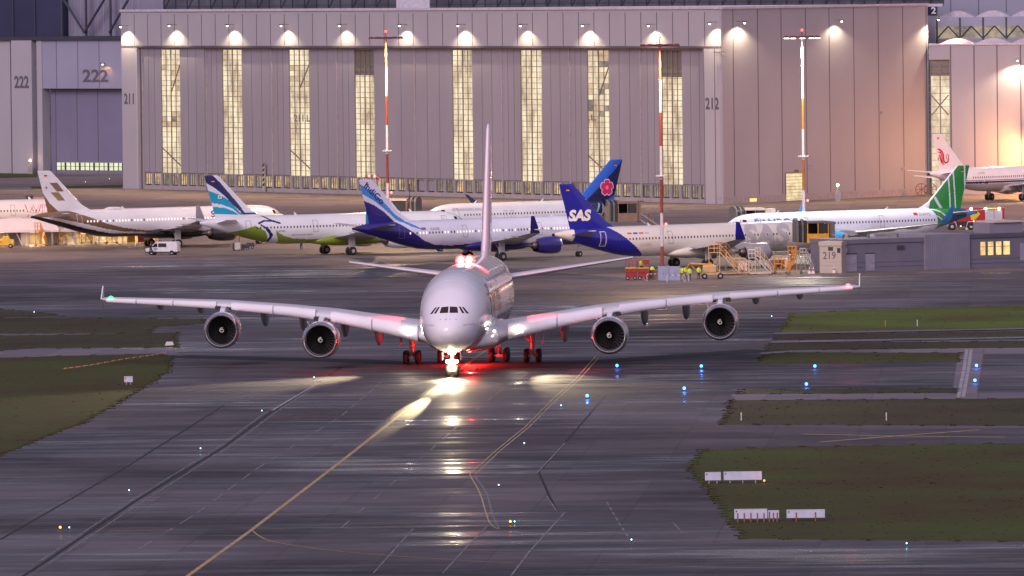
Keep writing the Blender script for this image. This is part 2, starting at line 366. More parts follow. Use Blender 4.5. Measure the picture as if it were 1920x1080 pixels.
class Wing:
    """stations: (x,y,z of leading edge, chord, thickness ratio); nd = thickness direction"""
    def __init__(s, st, nd=(0, 0, 1)): s.st = st; s.nd = Vector(nd)
    def build(s, name, mats, parent, paint=None, ns=24, nc=20, label=None, camber=0.):
        st = s.st; k = len(st)-1; V = []; rows = 0; acc = []
        for i in range(k):
            m = max(2, round(ns/k))
            for j in range(m): acc.append((i, j/m))
        acc.append((k-1, 1.))
        ch = [(1-math.cos(math.pi*c/nc))/2 for c in range(nc+1)]
        loop = [(t, 1) for t in ch]+[(t, -1) for t in ch[-2:0:-1]]; L = len(loop)
        for i, f in acc:
            a = st[i]; b = st[i+1]; P = Vector(a[:3]).lerp(Vector(b[:3]), f); c = lerp(a[3], b[3], f); tc = lerp(a[4], b[4], f)
            for t, sg in loop:
                V.append(tuple(P+Vector((c*t, 0, 0))+s.nd*(c*(sg*foil(min(t, .995), tc)+camber*math.sin(math.pi*t)))))
        Fc = []; Mi = []
        for r in range(len(acc)-1):
            for i in range(L):
                j = (i+1) % L; q = (r*L+i, r*L+j, (r+1)*L+j, (r+1)*L+i); Fc.append(q)
                if paint:
                    x = sum(V[p][0] for p in q)/4; z = sum(V[p][2] for p in q)/4; Mi.append(paint(x, z, 1 if i < nc else -1))
                else: Mi.append(0)
        Fc += [tuple(range(L)), tuple(range(len(V)-1, len(V)-L-1, -1))]; Mi += [Mi[0], Mi[-1]]
        m = MB(); m.v = V; m.f = Fc; m.m = Mi
        return m.build(name, mats, parent, smooth=True, label=label)
    def half(s, x, z):                                                # half thickness of an upright fin
        st = s.st
        for a, b in zip(st[:-1], st[1:]):
            if a[2] <= z <= b[2]:
                f = (z-a[2])/(b[2]-a[2]); le = lerp(a[0], b[0], f); c = lerp(a[3], b[3], f); return c*foil(min(1, max(0.001, (x-le)/c)), lerp(a[4], b[4], f))
        return .1
def cutz(v, f, step, z0, z1):
    bm = bmesh.new(); vs = [bm.verts.new((p[0], 0, p[1])) for p in v]
    for q in f:
        try: bm.faces.new([vs[i] for i in q])
        except Exception: pass
    z = math.floor(z0/step)*step
    while z < z1:
        bmesh.ops.bisect_plane(bm, geom=bm.verts[:]+bm.edges[:]+bm.faces[:], plane_co=(0, 0, z), plane_no=(0, 0, 1)); z += step
    bm.verts.index_update(); V = [(q.co.x, q.co.z) for q in bm.verts]; Fc = [tuple(q.index for q in p.verts) for p in bm.faces]; bm.free(); return V, Fc
def decal(name, v, f, surf, side, m, parent, step=.22, off=.02, label=None):
    """flat (x,z) outline laid on a surface y=surf(x,z)"""
    z0 = min(p[1] for p in v); z1 = max(p[1] for p in v)
    if step: v, f = cutz(v, f, step, z0, z1)
    b = MB(); b.add([(x, side*(surf(x, z)+off), z) for x, z in v], f); return b.build(name, m, parent, fix=False, label=label)
def place(v, x, z, ang=0., flip=False):
    c, s = math.cos(ang), math.sin(ang); o = []
    for a, b in v:
        a, b = a*c-b*s, a*s+b*c
        o.append((x-a if flip else x+a, z+b))
    return o
def wheel(b, x, y, z, r, w, mt=0, mh=1):
    b.lathe([(-w/2, r*.45), (-w/2, r*.62), (-w*.5, r*.85), (-w*.32, r), (w*.32, r), (w*.5, r*.85), (w/2, r*.62), (w/2, r*.45)], (x, y, z), 20, mt, 'y')
    for sg in (-1, 1):
        b.lathe([(sg*w*.42, r*.62), (sg*w*.30, r*.5), (sg*w*.36, r*.2), (sg*w*.48, .001)], (x, y, z), 16, mh, 'y')
M_tyre = mat('tyre_rubber', (.012, .012, .013), .7, var=.2); M_hub = mat('wheel_hub', (.45, .43, .42), .4, .3)
M_strut = mat('gear_metal', (.42, .40, .40), .4, .3); M_dark = mat('dark_duct', (.008, .008, .009), .5, var=.2)
M_lip = mat('polished_lip', (.62, .60, .62), .22, .9, var=.05); M_cone = mat('exhaust_metal', (.24, .20, .18), .35, .9)
M_blade = mat('fan_blade', (.012, .011, .011), .5, .2); M_spin = mat('white_swirl', (.8, .78, .7), .5)
M_white = mat('aircraft_white', (.74, .74, .76), .22, coat=.5, var=.05, scale=.35)
M_cream = mat('aircraft_cream', (.72, .69, .64), .25, coat=.5, var=.05, scale=.35)
M_gwing = mat('wing_grey', (.40, .40, .42), .35, var=.08, scale=.5); M_belly = mat('belly_grey', (.34, .34, .37), .35)
M_glass = mat('cockpit_glass', (.012, .012, .016), .08, var=0); M_win = mat('cabin_window_dark', (.05, .05, .07), .15, var=0)
M_winl = mat('cabin_window_lit', (.6, .55, .5), .4, emit=(1, .88, .78), es=.85, var=0)
M_line = mat('door_outline', (.16, .15, .17), .5, var=0); M_linew = mat('door_outline_white', (.75, .75, .75), .5, var=0)
M_black = mat('black_paint', (.02, .02, .022), .4)
M_de = [mat('flag_black', (.02, .02, .02), var=0), mat('flag_red', (.6, .02, .02), var=0), mat('flag_gold', (.8, .5, .05), var=0)]
def engine(root, x, y, z, r, ln, mnac, lip=M_lip, cone=1., n=40, blades=22, label=None, toe=0):
    """nacelle > intake lip, fan, spinner, exhaust cone"""
    b = MB(); q = r/1.25
    b.lathe([(.10*q, .80*r), (.0, .84*r), (-.0, .86*r)], (x, y, z), n)
    b = MB()
    b.lathe([(.35*q, .965*r), (.8*q, 1.0*r), (1.6*q, 1.01*r), (2.6*q, .96*r), (ln*.82, .86*r), (ln, .72*r), (ln-.02, .68*r), (ln*.7, .70*r)], (x, y, z), n)
    nac = b.build('engine_nacelle', mnac, root, smooth=True, label=label)
    b = MB(); b.lathe([(.36*q, .966*r), (.18*q, .93*r), (.06*q, .89*r), (0, .855*r), (.03*q, .82*r), (.12*q, .79*r), (.3*q, .775*r)], (x, y, z), n); b.build('intake_lip', lip, nac, smooth=True)
    b = MB(); b.lathe([(.3*q, .775*r), (.6*q, .765*r), (1.15*q, .78*r)], (x, y, z), n); b.build('intake_duct', M_belly if r > 1.5 else M_dark, nac, smooth=True)
    b = MB(); b.lathe([(1.15*q, .78*r), (1.2*q, .01)], (x, y, z), n, 0)
    for k in range(blades):
        a = 2*math.pi*k/blades; a2 = a+.16
        p = lambda rr, t, xx: (x+xx, y+rr*math.cos(t), z+rr*math.sin(t))
        b.add([p(.22*r, a, .95*q), p(.77*r, a+.12, 1.0*q), p(.77*r, a2+.14, 1.13*q), p(.22*r, a2+.1, 1.1*q)], [(0, 1, 2, 3)], 1)
    fan = b.build('fan', [M_dark, M_blade], nac, fix=False)
    b = MB(); b.lathe([(.62*q, .004), (.68*q, .07*r), (.85*q, .15*r), (1.1*q, .23*r)], (x, y, z), 24)
    vs = []; fs = []
    for k in range(28):                                               # the painted swirl
        a = k/28*2*math.pi*1.35; rr = r*(.05+.09*k/28); w = r*.018; xx = .62*q+(rr/r)**1.2*2.2*q-.05*q
        xx = float(np.interp(rr/r, [.0, .07, .15, .23], [.62, .68, .85, 1.1]))*q-.03
        vs += [(x+xx, y+(rr-w)*math.cos(a), z+(rr-w)*math.sin(a)), (x+xx, y+(rr+w)*math.cos(a), z+(rr+w)*math.sin(a))]
        if k: fs.append((2*k-2, 2*k-1, 2*k+1, 2*k))
    b.add(vs, fs, 1); b.build('spinner', [M_dark, M_spin], nac, fix=False)
    b = MB(); b.lathe([(ln*.7, .52*r), (ln*1.02, .46*r), (ln*1.14, .36*r), (ln*1.15, .30*r), (ln*1.02, .3*r)], (x, y, z), 24)
    b.lathe([(ln*.95, .26*r), (ln*1.15, .24*r), (ln*1.15+.55*q*cone, .12*r), (ln*1.15+.9*q*cone, .01)], (x, y, z), 20); b.build('exhaust_cone', M_cone, nac, smooth=True)
    return nac
def light_ball(name, parent, loc, r, col, es, label=None, hood=None):
    """a lamp housing with its glowing lens"""
    b = MB(); b.lathe([(-r, .01), (-r*.7, r*.7), (0, r), (r*.7, r*.7), (r, .01)], loc, 14, 0, 'z')
    return b.build(name, mat('glow_%.2f_%.2f_%.2f_%g' % (*lin(col), es), (.1, .1, .1), .5, emit=col, es=es, var=0), parent, smooth=True, label=label)
# narrow-body airliner ------------------------------------------------------
NBS = [(0, 3.28, 3.5, .06), (.1, 3.05, 3.75, .36), (.4, 2.72, 4.08, .74), (1., 2.37, 4.46, 1.14), (1.8, 2.1, 4.9, 1.46), (2.6, 1.93, 5.32, 1.7), (3.6, 1.82, 5.64, 1.87), (5, 1.77, 5.83, 1.95),
       (6.5, 1.75, 5.89, 1.975), (30.5, 1.75, 5.89, 1.975), (33, 1.92, 5.89, 1.92), (36, 2.5, 5.88, 1.66), (39, 3.3, 5.83, 1.2), (42, 4.15, 5.66, .7), (43.8, 4.66, 5.38, .36), (44.5, 4.86, 5.2, .22)]
def airliner(name, label, px, py, psi, paint, mats, side=1, short=False, fin_mats=None, finpaint=None, mnac=M_white, lit=0, winglet=M_white, sharklet=True, doorm=M_line, gear_x=21.9, wingm=None, group='parked narrow body airliners', stab=M_white, windows=(6.6, 36.2), windows_skip=(), beacon=False):
    root = thing(name, label, 'airliner', (px, py, 0), math.radians(psi), group)
    X = (lambda x: x-(4.27 if x > 12 else 0)-(2.67 if x > 26 else 0)) if short else (lambda x: x)
    P = (lambda x, z, s: paint(x, z, s))
    h = Hull([(X(a), b, c, d) for a, b, c, d in NBS]); root_h = h
    fus = h.build('fuselage', mats, P, root, seg=120, dx=.1, fine=12 if name else 0)
    fin = Wing([(X(33.2), 0, 5.55, 8.7, .07), (X(34.8), 0, 6.0, 7.2, .08), (X(36.1), 0, 6.7, 6.05, .09), (X(41.2), 0, 11.66, 2.36, .09), (X(41.6), 0, 11.78, 1.9, .07)], (0, 1, 0))
    fo = fin.build('tail_fin', fin_mats or mats, root, finpaint or P, ns=170, nc=80)
    wm = wingm or M_gwing
    for s in (1, -1):
        w = Wing([(X(14.6), 0, 2.3, 9.2, .12), (X(16.6), s*1.95, 2.45, 7.1, .12), (X(19.2), s*6.4, 3.0, 4.5, .11), (X(22.4), s*12, 3.62, 2.95, .1), (X(25.2), s*16.9, 4.2, 1.7, .09)]).build('wing', [wm], root, ns=16, nc=12, camber=.015)
        if sharklet: Wing([(X(25.2), s*16.9, 4.2, 1.7, .09), (X(25.75), s*17.35, 4.75, 1.5, .08), (X(26.9), s*17.85, 6.6, .6, .07)], (0, -s*.95, .3)).build('winglet', [winglet], w, ns=8, nc=8)
        Wing([(X(38.2), s*.3, 4.95, 3.8, .1), (X(42.), s*6.2, 5.6, 1.45, .09)]).build('tailplane', [stab], root, ns=6, nc=10)
        b = MB()
        b.prism([(X(14.6), 3.05), (X(17.2), 3.35), (X(19.2), 3.1), (X(20.2), 2.75), (X(18.4), 2.4), (X(15), 2.95)], s*5.75-.17, s*5.75+.17); b.build('pylon', wm, root, bevel=.05)
        engine(root, X(13.2), s*5.75, 2.05, 1.22, 4.1, mnac, n=32, blades=18)
        for yy, x0 in ((3.4, 22.2), (8.2, 22.6), (12., 24.2)):
            z0 = 2.5+.1*yy; Hull([(X(x0-1.6), z0+.1, z0+.14, .03), (X(x0), z0-.38, z0+.1, .17), (X(x0+1.4), z0-.3, z0+.12, .13), (X(x0+2.3), z0+.02, z0+.08, .02)]).build('flap_fairing', [wm], lambda x, z, q: 0, root, seg=12, dx=.4).location.y = s*yy
        g = MB(); gx = X(21.9); y0 = s*3.8
        g.tube((gx, y0, 2.9), (gx, y0, .62), .13, 10); g.tube((gx, y0, 1.2), (gx, y0-s*1.3, 2.5), .06, 8); g.tube((gx, y0-.5, .6), (gx, y0+.5, .6), .09, 8)
        g.tube((gx+.2, y0, .75), (gx+.35, y0, 1.5), .05, 6)
        gl = g.build('main_gear', M_strut, root, smooth=True)
        b = MB(); b.box(gx-.55, gx+.5, y0+s*.2, y0+s*.27, .95, 2.75); b.build('gear_door', wm, gl, bevel=.02)
        for d in (-.46, .46):
            b = MB(); wheel(b, gx, y0+d, .62, .6, .42); b.build('wheel', [M_tyre, M_hub], gl, smooth=True)
    g = MB(); g.tube((5.1, 0, 2.3), (5.0, 0, .4), .1, 10); g.tube((5.05, 0, 1.1), (4.1, 0, 2.1), .05); gl = g.build('nose_gear', M_strut, root, smooth=True)
    for d in (-.26, .26):
        b = MB(); wheel(b, 5.0, d, .4, .39, .24); b.build('wheel', [M_tyre, M_hub], gl, smooth=True)
    # wing box bulge
    mb = mats[min(paint(20, 1.9, 1), len(mats)-1)]
    Hull([(X(13.2), 2.1, 2.2, .3), (X(14.8), 1.55, 2.9, 1.7), (X(17), 1.32, 3.1, 2.2), (X(22.5), 1.3, 3.1, 2.25), (X(25), 1.5, 2.8, 1.8), (X(27), 1.9, 2.2, .4)], 2.4).build('belly_fairing', [mb], lambda x, z, s: 0, root, seg=36, dx=.5)
    # cockpit panes
    for k, (x0, x1, za, zb) in enumerate([(1.35, 1.72, 4.38, 4.62), (1.95, 2.55, 4.42, 5.0), (2.72, 3.3, 4.5, 5.04)]):
        for s in (1, -1):
            if k == 0: q = [(x0-.02, za), (x1, za-.02), (x1+.28, zb+.18), (x0+.45, zb+.22)]
            else: q = [(x0, za), (x1, za), (x1+.1, zb), (x0+.15, zb)]
            decal('windscreen', q, [(0, 1, 2, 3)], h.y, s, M_glass, fus, step=.1, off=.015)
    # nose glass seen from ahead
    for s in (side,):
        wb = MB(); x, z = 0, 0
        rx = .115; rz = .165; vs = []
        first = None; xx = windows[0]; n = 0
        while xx < windows[1] and not (short and X(xx) == X(xx-.01) and 26 < xx < 26.3):
            skip = any(a < xx < c for a, c in windows_skip) or (short and (12 < xx < 16.3 or 26 < xx < 28.7))
            if not skip:
                lx = X(xx); mt = M_winl if (lit and random.random() < lit) else M_win
                b = MB(); pts = [(rx*math.copysign(abs(math.cos(t))**.7, math.cos(t)), rz*math.copysign(abs(math.sin(t))**.7, math.sin(t))) for t in [2*math.pi*i/10 for i in range(10)]]
                b.add([(lx+p, s*(h.y(lx+p, 4.2+q)+.012), 4.2+q) for p, q in pts], [tuple(range(10))]); b.build('cabin_window', mt, fus, fix=False)
            xx += .535
    def outline(x, z0, z1, w, t=.05, m=doorm):
        x = X(x); r = [(x-w/2, z0), (x+w/2, z0), (x+w/2, z1), (x-w/2, z1)]; i = [(x-w/2+t, z0+t), (x+w/2-t, z0+t), (x+w/2-t, z1-t), (x-w/2+t, z1-t)]
        decal('door', r+i, [(0, 1, 5, 4), (1, 2, 6, 5), (2, 3, 7, 6), (3, 0, 4, 7)], h.y, side, m, fus, off=.016)
    outline(5.2, 3.35, 5.2, .85); outline(37.3, 3.5, 5.25, .82)
    if not short: outline(13.4, 3.4, 5.1, .75); outline(26.6, 3.4, 5.1, .8)
    else: outline(18.2, 3.6, 4.7, .6); outline(19.4, 3.6, 4.7, .6)
    b = MB(); b.prism([(X(9.5), 5.86), (X(9.95), 5.86), (X(10.1), 6.25), (X(9.95), 6.25)], -.02, .02); b.build('antenna', M_white, root)
    b = MB(); b.prism([(X(28.5), 5.86), (X(28.95), 5.86), (X(29.1), 6.25), (X(28.95), 6.25)], -.02, .02); b.build('antenna', M_white, root)
    b = MB(); b.lathe([(44.48-0, .2), (44.75, .17), (44.78, .01)], (X(44.5)-44.5, 0, 5.02), 14); b.build('exhaust_outlet', M_dark, root, smooth=True)
    # national flag on the fin
    b = MB()
    for k in range(3):
        z1 = 11.15-.1*k; x0 = X(42.0); b.add([(x0+p, side*(fin.half(x0+p, z)+.02), z) for p, z in ((0, z1-.1), (.5, z1-.1), (.5, z1), (0, z1))], [(0, 1, 2, 3)], k)
    b.build('flag', M_de, fo, fix=False)
    return root, h, fin, fus, fo, X
def fin_text(s, w, h_, x, z, ang, fin, m, fo, side, shear=0, name='lettering', bold=0., flip=None):
    v, f = txt(s, w, h_, shear, bold=bold); v = place(v, x, z, ang, flip=(side > 0) if flip is None else flip)
    return decal(name, v, f, fin.half, side, m, fo, step=.4, off=.03)
def hull_text(s, w, h_, x, z, hull, m, fus, side, shear=0, name='lettering', bold=0., outline=0):
    v, f = txt(s, w, h_, shear, bold=bold, outline=outline); v = place(v, x, z, 0, flip=side > 0)
    return decal(name, v, f, hull.y, side, m, fus, off=.03)
I = np.interp
def near(x, z, pts, w):
    for (ax, az), (bx, bz) in zip(pts[:-1], pts[1:]):
        dx, dz = bx-ax, bz-az; t = max(0, min(1, ((x-ax)*dx+(z-az)*dz)/(dx*dx+dz*dz))); px_, pz_ = ax+t*dx, az+t*dz
        if (x-px_)**2+(z-pz_)**2 < w*w: return True
    return False
col = lambda n, h, r=.25: mat(n, h, r, coat=.5, var=.06, scale=.35)
# 1 bronze and white -------------------------------------------------------
bz = [M_white, col('bronze_paint', (.20, .115, .06)), col('night_paint', (.016, .014, .02)), col('gold_paint', (.26, .18, .07))]
def p_star(x, z, s):
    if z < I(x, [14, 26, 32, 36, 40, 44.5], [2.05, 2.15, 2.35, 3.1, 4.2, 5.25]): return 2
    if x > 22 and abs(z-I(x, [22, 26, 30, 33, 36, 39, 41.5], [2.35, 2.5, 2.85, 3.45, 4.35, 5.2, 5.9])) < I(x, [22, 26, 33, 36, 41.5], [.06, .12, .4, .6, .95]) and z < 5.8: return 1
    return 0
def f_star(x, z, s): return 1 if z < I(x, [36, 38, 40.3, 41.6, 42.6, 43.6], [4.4, 4.8, 5.9, 7.0, 8.4, 9.5]) else 0
R1, h1, fin1, fus1, fo1, X1 = airliner('parked_airliner', 'white airliner with bronze and gold bands on its tail, dark belly, parked at far left', -33.62, 1305.9, 214.8, p_star, bz, 1, finpaint=f_star, lit=.75, mnac=col('night_nacelle', (.02, .018, .024)), winglet=M_gwing, doorm=M_linew, stab=M_white)
decal('tail_emblem', [(39.2, 8.68), (40.3, 9.97), (41.6, 9.97), (40.4, 8.68)], [(0, 1, 2, 3)], fin1.half, 1, bz[1], fo1, .5, .03)
decal('tail_emblem', [(39.0, 7.33), (40.1, 8.57), (41.45, 8.57), (40.2, 7.33)], [(0, 1, 2, 3)], fin1.half, 1, bz[3], fo1, .5, .03)
sx_, sz_ = 42.15, 9.27
st_ = []
for k in range(8):
    r_ = .42 if k % 2 == 0 else .1; st_.append((sx_+r_*math.cos(k*math.pi/4)*(.8), sz_+r_*math.sin(k*math.pi/4)))
decal('star_emblem', st_, [tuple(range(8))], fin1.half, 1, bz[1], fo1, 0, .03)
hull_text('STARLUX', 7.4, 1.0, 14.6, 4.25, h1, bz[2], fus1, 1, shear=.2, bold=.01)
hull_text('D-AVZS', 1.3, .3, 33.2, 3.1, h1, M_line, fus1, 1)
Hull([(28.9, 5.8, 5.86, .1), (29.8, 5.75, 6.15, .5), (31, 5.75, 6.2, .55), (32.2, 5.8, 5.88, .1)]).build('satellite_dome', [M_white], lambda x, z, s: 0, R1, seg=20, dx=.3)
# 2 green, blue and white --------------------------------------------------
bu = [M_white, col('navy_paint', (.012, .016, .12)), col('cyan_paint', (.01, .33, .52)), col('lime_paint', (.20, .28, .02)), M_cream]
NV = [[(34.7, 5.93), (33.8, 5.3), (32.3, 4.78)], [(32.3, 4.78), (33.6, 5.15), (34.7, 5.18), (35.7, 4.84)]]
NC = [(35.4, 4.6), (34.5, 4.06), (33.75, 3.13), (33.9, 2.35)]
def p_busan(x, z, s):
    if near(x, z, NV[0], .12) or near(x, z, NV[1], .13): return 1
    if near(x, z, NC[:2], .12) or near(x, z, NC[1:], .22): return 1
    if x > 34.1 and z < I(x, [34, 34.7, 36.3, 38, 40, 41.5], [2.2, 3.7, 4.5, 4.0, 3.6, 3.4]): return 3
    if x < 33 and z < I(x, [8, 14, 27.5, 30.2, 31.8, 32.9], [1.9, 2.25, 2.35, 2.55, 3.0, 3.6]) and z > I(x, [31, 33], [0, 3.2]): return 3
    return 0
def f_busan(x, z, s):
    if I(x, [37.4, 39.06, 40.5, 41.96, 43.6], [6.1, 7.5, 8.9, 9.97, 10.9]) < z < I(x, [37.2, 38.3, 39.6, 41.05, 42.3, 43.6], [6.3, 7.7, 9.1, 10.7, 11.8, 12.5]): return 1
    if I(x, [38, 39.2, 40.9, 42.4, 43.5], [6.1, 7.0, 7.6, 7.87, 8]) < z < I(x, [38, 39.6, 41.2, 42.9, 43.6], [6.4, 8.1, 9.0, 9.6, 9.75]): return 2
    if I(x, [38.3, 40.1, 42.], [6.1, 6.2, 6.3]) < z < I(x, [38.15, 39.2, 40.5, 42.1, 43], [6.1, 6.7, 7.15, 7.3, 7.35]): return 2
    return 0
R2, h2, fin2, fus2, fo2, X2 = airliner('parked_airliner', 'white and lime airliner with navy and cyan striped tail behind a white van', -6.07, 1261.5, 210.9, p_busan, bu, 1, finpaint=f_busan, lit=0, winglet=col('cyan_winglet', (.02, .3, .5)))
decal('flag', [(41.5, 8.45), (40.9, 8.45), (40.9, 8.95), (41.5, 8.95)], [(0, 1, 2, 3)], fin2.half, 1, M_white, fo2, 0, .03)
decal('flag_emblem', [(41.3, 8.62), (41.1, 8.62), (41.1, 8.8), (41.3, 8.8)], [(0, 1, 2, 3)], fin2.half, 1, bu[1], fo2, 0, .04)
hull_text('D-AYAG', 1.5, .32, 33.1, 3.5, h2, M_line, fus2, 1)
hull_text('AIRCRAFT DELIVERY CENTRE', 3.4, .2, 30.5, 2.95, h2, M_line, fus2, 1)
# 3 indigo and white -------------------------------------------------------
ig = [M_white, col('indigo_paint', (.018, .010, .17)), col('sky_blue_paint', (.05, .24, .62)), col('lavender_white', (.66, .66, .78))]
def p_ind(x, z, s):
    if z < I(x, [0, 8, 16, 20, 24, 28.8, 31.7, 33.6, 35.6, 37.9, 40], [2.6, 2.6, 2.75, 2.7, 2.5, 2.3, 2.5, 3.1, 4.35, 5.9, 6.5]): return 1
    if x > 34 and I(x, [34, 35.6, 37.5], [4.6, 5.1, 6.2]) < z < I(x, [34, 35.6, 37.5], [4.75, 5.6, 6.8]): return 2
    return 3
def f_ind(x, z, s):
    if z < I(x, [35.6, 37.9, 39.5, 41.1, 42.75, 43.6], [4.35, 5.95, 7.25, 8.2, 8.85, 9.1]): return 1
    if I(x, [35.6, 37.55, 39.3, 41.1, 42.85, 43.6], [5.1, 6.2, 7.55, 8.8, 9.7, 10.0]) < z < I(x, [35.6, 37.55, 39.5, 41.5, 43.4, 43.7], [5.7, 6.8, 8.6, 10.15, 11.15, 11.3]): return 2
    return 3
R3, h3, fin3, fus3, fo3, X3 = airliner('parked_airliner', 'lavender white airliner with indigo belly, indigo engines and dark lettering down its fin', 13.4, 1231.2, 218., p_ind, ig, 1, finpaint=f_ind, lit=.7, mnac=col('indigo_nacelle', (.018, .010, .17)), winglet=ig[1], stab=M_gwing, doorm=M_line)
fin_text('IndiGo', 3.9, .95, 42.85, 10.75, math.radians(-41), fin3, ig[1], fo3, 1, bold=.015)
hull_text('D-AVXB', 1.5, .34, 32.6, 4.55, h3, M_line, fus3, 1)
decal('flag', [(33.4, 4.6), (34.1, 4.6), (34.1, 4.95), (33.4, 4.95)], [(0, 1, 2, 3)], h3.y, 1, M_line, fus3, .2, .03)
# 4 blue tail, cream -------------------------------------------------------
sa = [M_cream, col('royal_blue_paint', (.012, .012, .30)), M_belly]
def p_sas(x, z, s):
    if x > 41.6-.12*(z-5): return 0
    return 1 if x > I(z, [1.9, 3.57, 4.93, 6.0], [30.6, 32.9, 34.75, 36.4]) else 0
R4, h4, fin4, fus4, fo4, X4 = airliner('parked_airliner', 'cream airliner with royal blue tail in white letters, beside a yellow jet bridge', 42.06, 1191.7, 215.2, p_sas, sa, 1, finpaint=lambda x, z, s: 1, lit=0, mnac=mat('grey_nacelle', (.30, .30, .32), .3), winglet=sa[1], stab=M_cream, windows=(6.6, 36.2), doorm=M_line)
fin_text('SAS', 3.6, 1.55, 42.15, 6.75, 0, fin4, M_spin, fo4, 1, shear=.18, bold=.05)
hull_text('SAS', 8.2, 3.1, 14.6, 2.55, h4, mat('pale_grey_lettering', (.46, .45, .46), .3), fus4, 1, shear=.18, bold=.04)
for k, c in enumerate([(.6, .1, .05), (.05, .05, .4), (.65, .12, .05), (.5, .5, .55)]):
    decal('flag', [(33.6-k*.95, 4.85), (32.9-k*.95, 4.85), (32.9-k*.95, 5.05), (33.6-k*.95, 5.05)], [(0, 1, 2, 3)], h4.y, 1, mat('flag_tone_%d' % k, c, .5, var=0), fus4, .1, .03)
hull_text('D-AZAG', 1.8, .42, 31.6, 3.2, h4, mat('light_lettering', (.5, .48, .46), .4), fus4, 1)
v_, f_ = [(37.85, 3.3), (37.0, 3.3), (37.0, 5.3), (37.85, 5.3), (37.78, 3.37), (37.07, 3.37), (37.07, 5.23), (37.78, 5.23)], [(0, 1, 5, 4), (1, 2, 6, 5), (2, 3, 7, 6), (3, 0, 4, 7)]
decal('rear_door', v_, f_, h4.y, 1, M_linew, fus4, off=.03)
# 5 navy tail with pink flower, facing left --------------------------------
cq = [M_white, col('dark_navy_paint', (.006, .010, .07)), col('azure_paint', (.01, .12, .62)), col('teal_swoosh', (.25, .55, .6))]
def p_cq(x, z, s):
    x = x+6.94
    e = x-I(z, [1.8, 4, 6], [38.6, 37.2, 36.2])
    if e > 0: return 3 if (near(x, z, [(37.6, 3.4), (38.4, 5.2)], .16) or near(x, z, [(38.4, 3.4), (40.5, 4.4)], .16)) else 1
    return 0
def f_cq(x, z, s):
    if z > I(x, [29, 31.1, 34.9, 36.5, 37], [5.2, 6.9, 10., 11.5, 12.5]): return 2
    if z < I(x, [32.3, 33.9, 35.8, 37], [4.7, 5.9, 6.87, 7.3]): return 2
    return 1
R5, h5, fin5, fus5, fo5, X5 = airliner('parked_airliner', 'white airliner facing left with navy tail bearing a pink flower', -13.4, 1292.2, 34.4, p_cq, cq, -1, short=True, finpaint=f_cq, lit=0, winglet=cq[1], stab=col('dark_tailplane', (.05, .06, .10)))
hull_text('CHONGQING AIRLINES', 6.4, .42, 4.6, 4.75, h5, mat('grey_lettering', (.3, .28, .33), .4), fus5, -1)
M_pk = col('flower_pink', (.75, .015, .14)); fc = (33.6, 7.6)
for k in range(5):
    a = math.pi/2+k*2*math.pi/5
    for m_, sc_, o_ in ((M_white, 1.12, .03), (M_pk, .93, .045)):
        pts = []
        for i in range(14):
            t = i/14*2*math.pi; u = .66*sc_*math.cos(t); w = .50*sc_*math.sin(t)*(1+.35*math.cos(t)); c_ = .62
            if i == 0: u -= .08
            pts.append((fc[0]+(c_+u)*math.cos(a)-w*math.sin(a), fc[1]+(c_+u)*math.sin(a)+w*math.cos(a)))
        decal('flower_petal', pts, [tuple(range(14))], fin5.half, -1, m_, fo5, 0, o_)
decal('flower_heart', [(fc[0]+.3*math.cos(t), fc[1]+.3*math.sin(t)) for t in [i*math.pi/5 for i in range(10)]], [tuple(range(10))], fin5.half, -1, col('flower_heart', (.85, .3, .3)), fo5, 0, .06)
# 6 green striped tail, facing left ----------------------------------------
bm_ = [M_white, col('leaf_green_paint', (.018, .26, .04)), col('teal_paint', (.008, .10, .22)), col('bright_blue_paint', (.03, .38, .80))]
M_bwhite = col('cool_white', (.72, .75, .84)); bm_[0] = M_bwhite
def p_bam(x, z, s):
    if x > 42.6: return 3
    if x > 36.4 and x-I(z, [2.7, 5.5], [36.8, 40.4]) > 0: return 2
    if x > I(z, [2.5, 3.3, 5.0, 5.9], [36.7, 36.9, 36.4, 35.8]):
        r = math.hypot((x-36.0)*1., z-2.6)
        return 0 if (abs(r-2.2) < .09 or abs(r-3.05) < .1) else 1
    return 0
def f_bam(x, z, s):
    for pts, w in (([(42.62, 12), (42.75, 8), (42.5, 5)], .13), ([(40.55, 11), (41.0, 5)], .11), ([(39.7, 10), (40.0, 5)], .11), ([(37.3, 7.2), (37.7, 6.5), (38.9, 5.0)], .2)):
        if near(x, z, pts, w): return 0
    if x < I(z, [5.5, 6.7, 11.7], [35.9, 36.35, 41.4]): return 0
    return 1
R6, h6, fin6, fus6, fo6, X6 = airliner('parked_airliner', 'white airliner facing left with green tail striped in white and pale blue engines', 29.38, 1223.4, 33.9, p_bam, bm_, -1, finpaint=f_bam, lit=0, mnac=col('pale_blue_nacelle', (.06, .42, .80)), winglet=col('blue_winglet', (.02, .2, .5)), wingm=M_gwing, stab=M_gwing)
hull_text('BAMBOO', 7.8, 1.3, 4.6, 3.8, h6, col('blue_lettering', (.10, .20, .45)), fus6, -1, bold=.02)
hull_text('D-AVYG', 2.0, .38, 33.4, 4.85, h6, M_line, fus6, -1)
decal('flag', [(32.4, 4.95), (33.1, 4.95), (33.1, 5.3), (32.4, 5.3)], [(0, 1, 2, 3)], h6.y, -1, M_de[1], fus6, .2, .03)
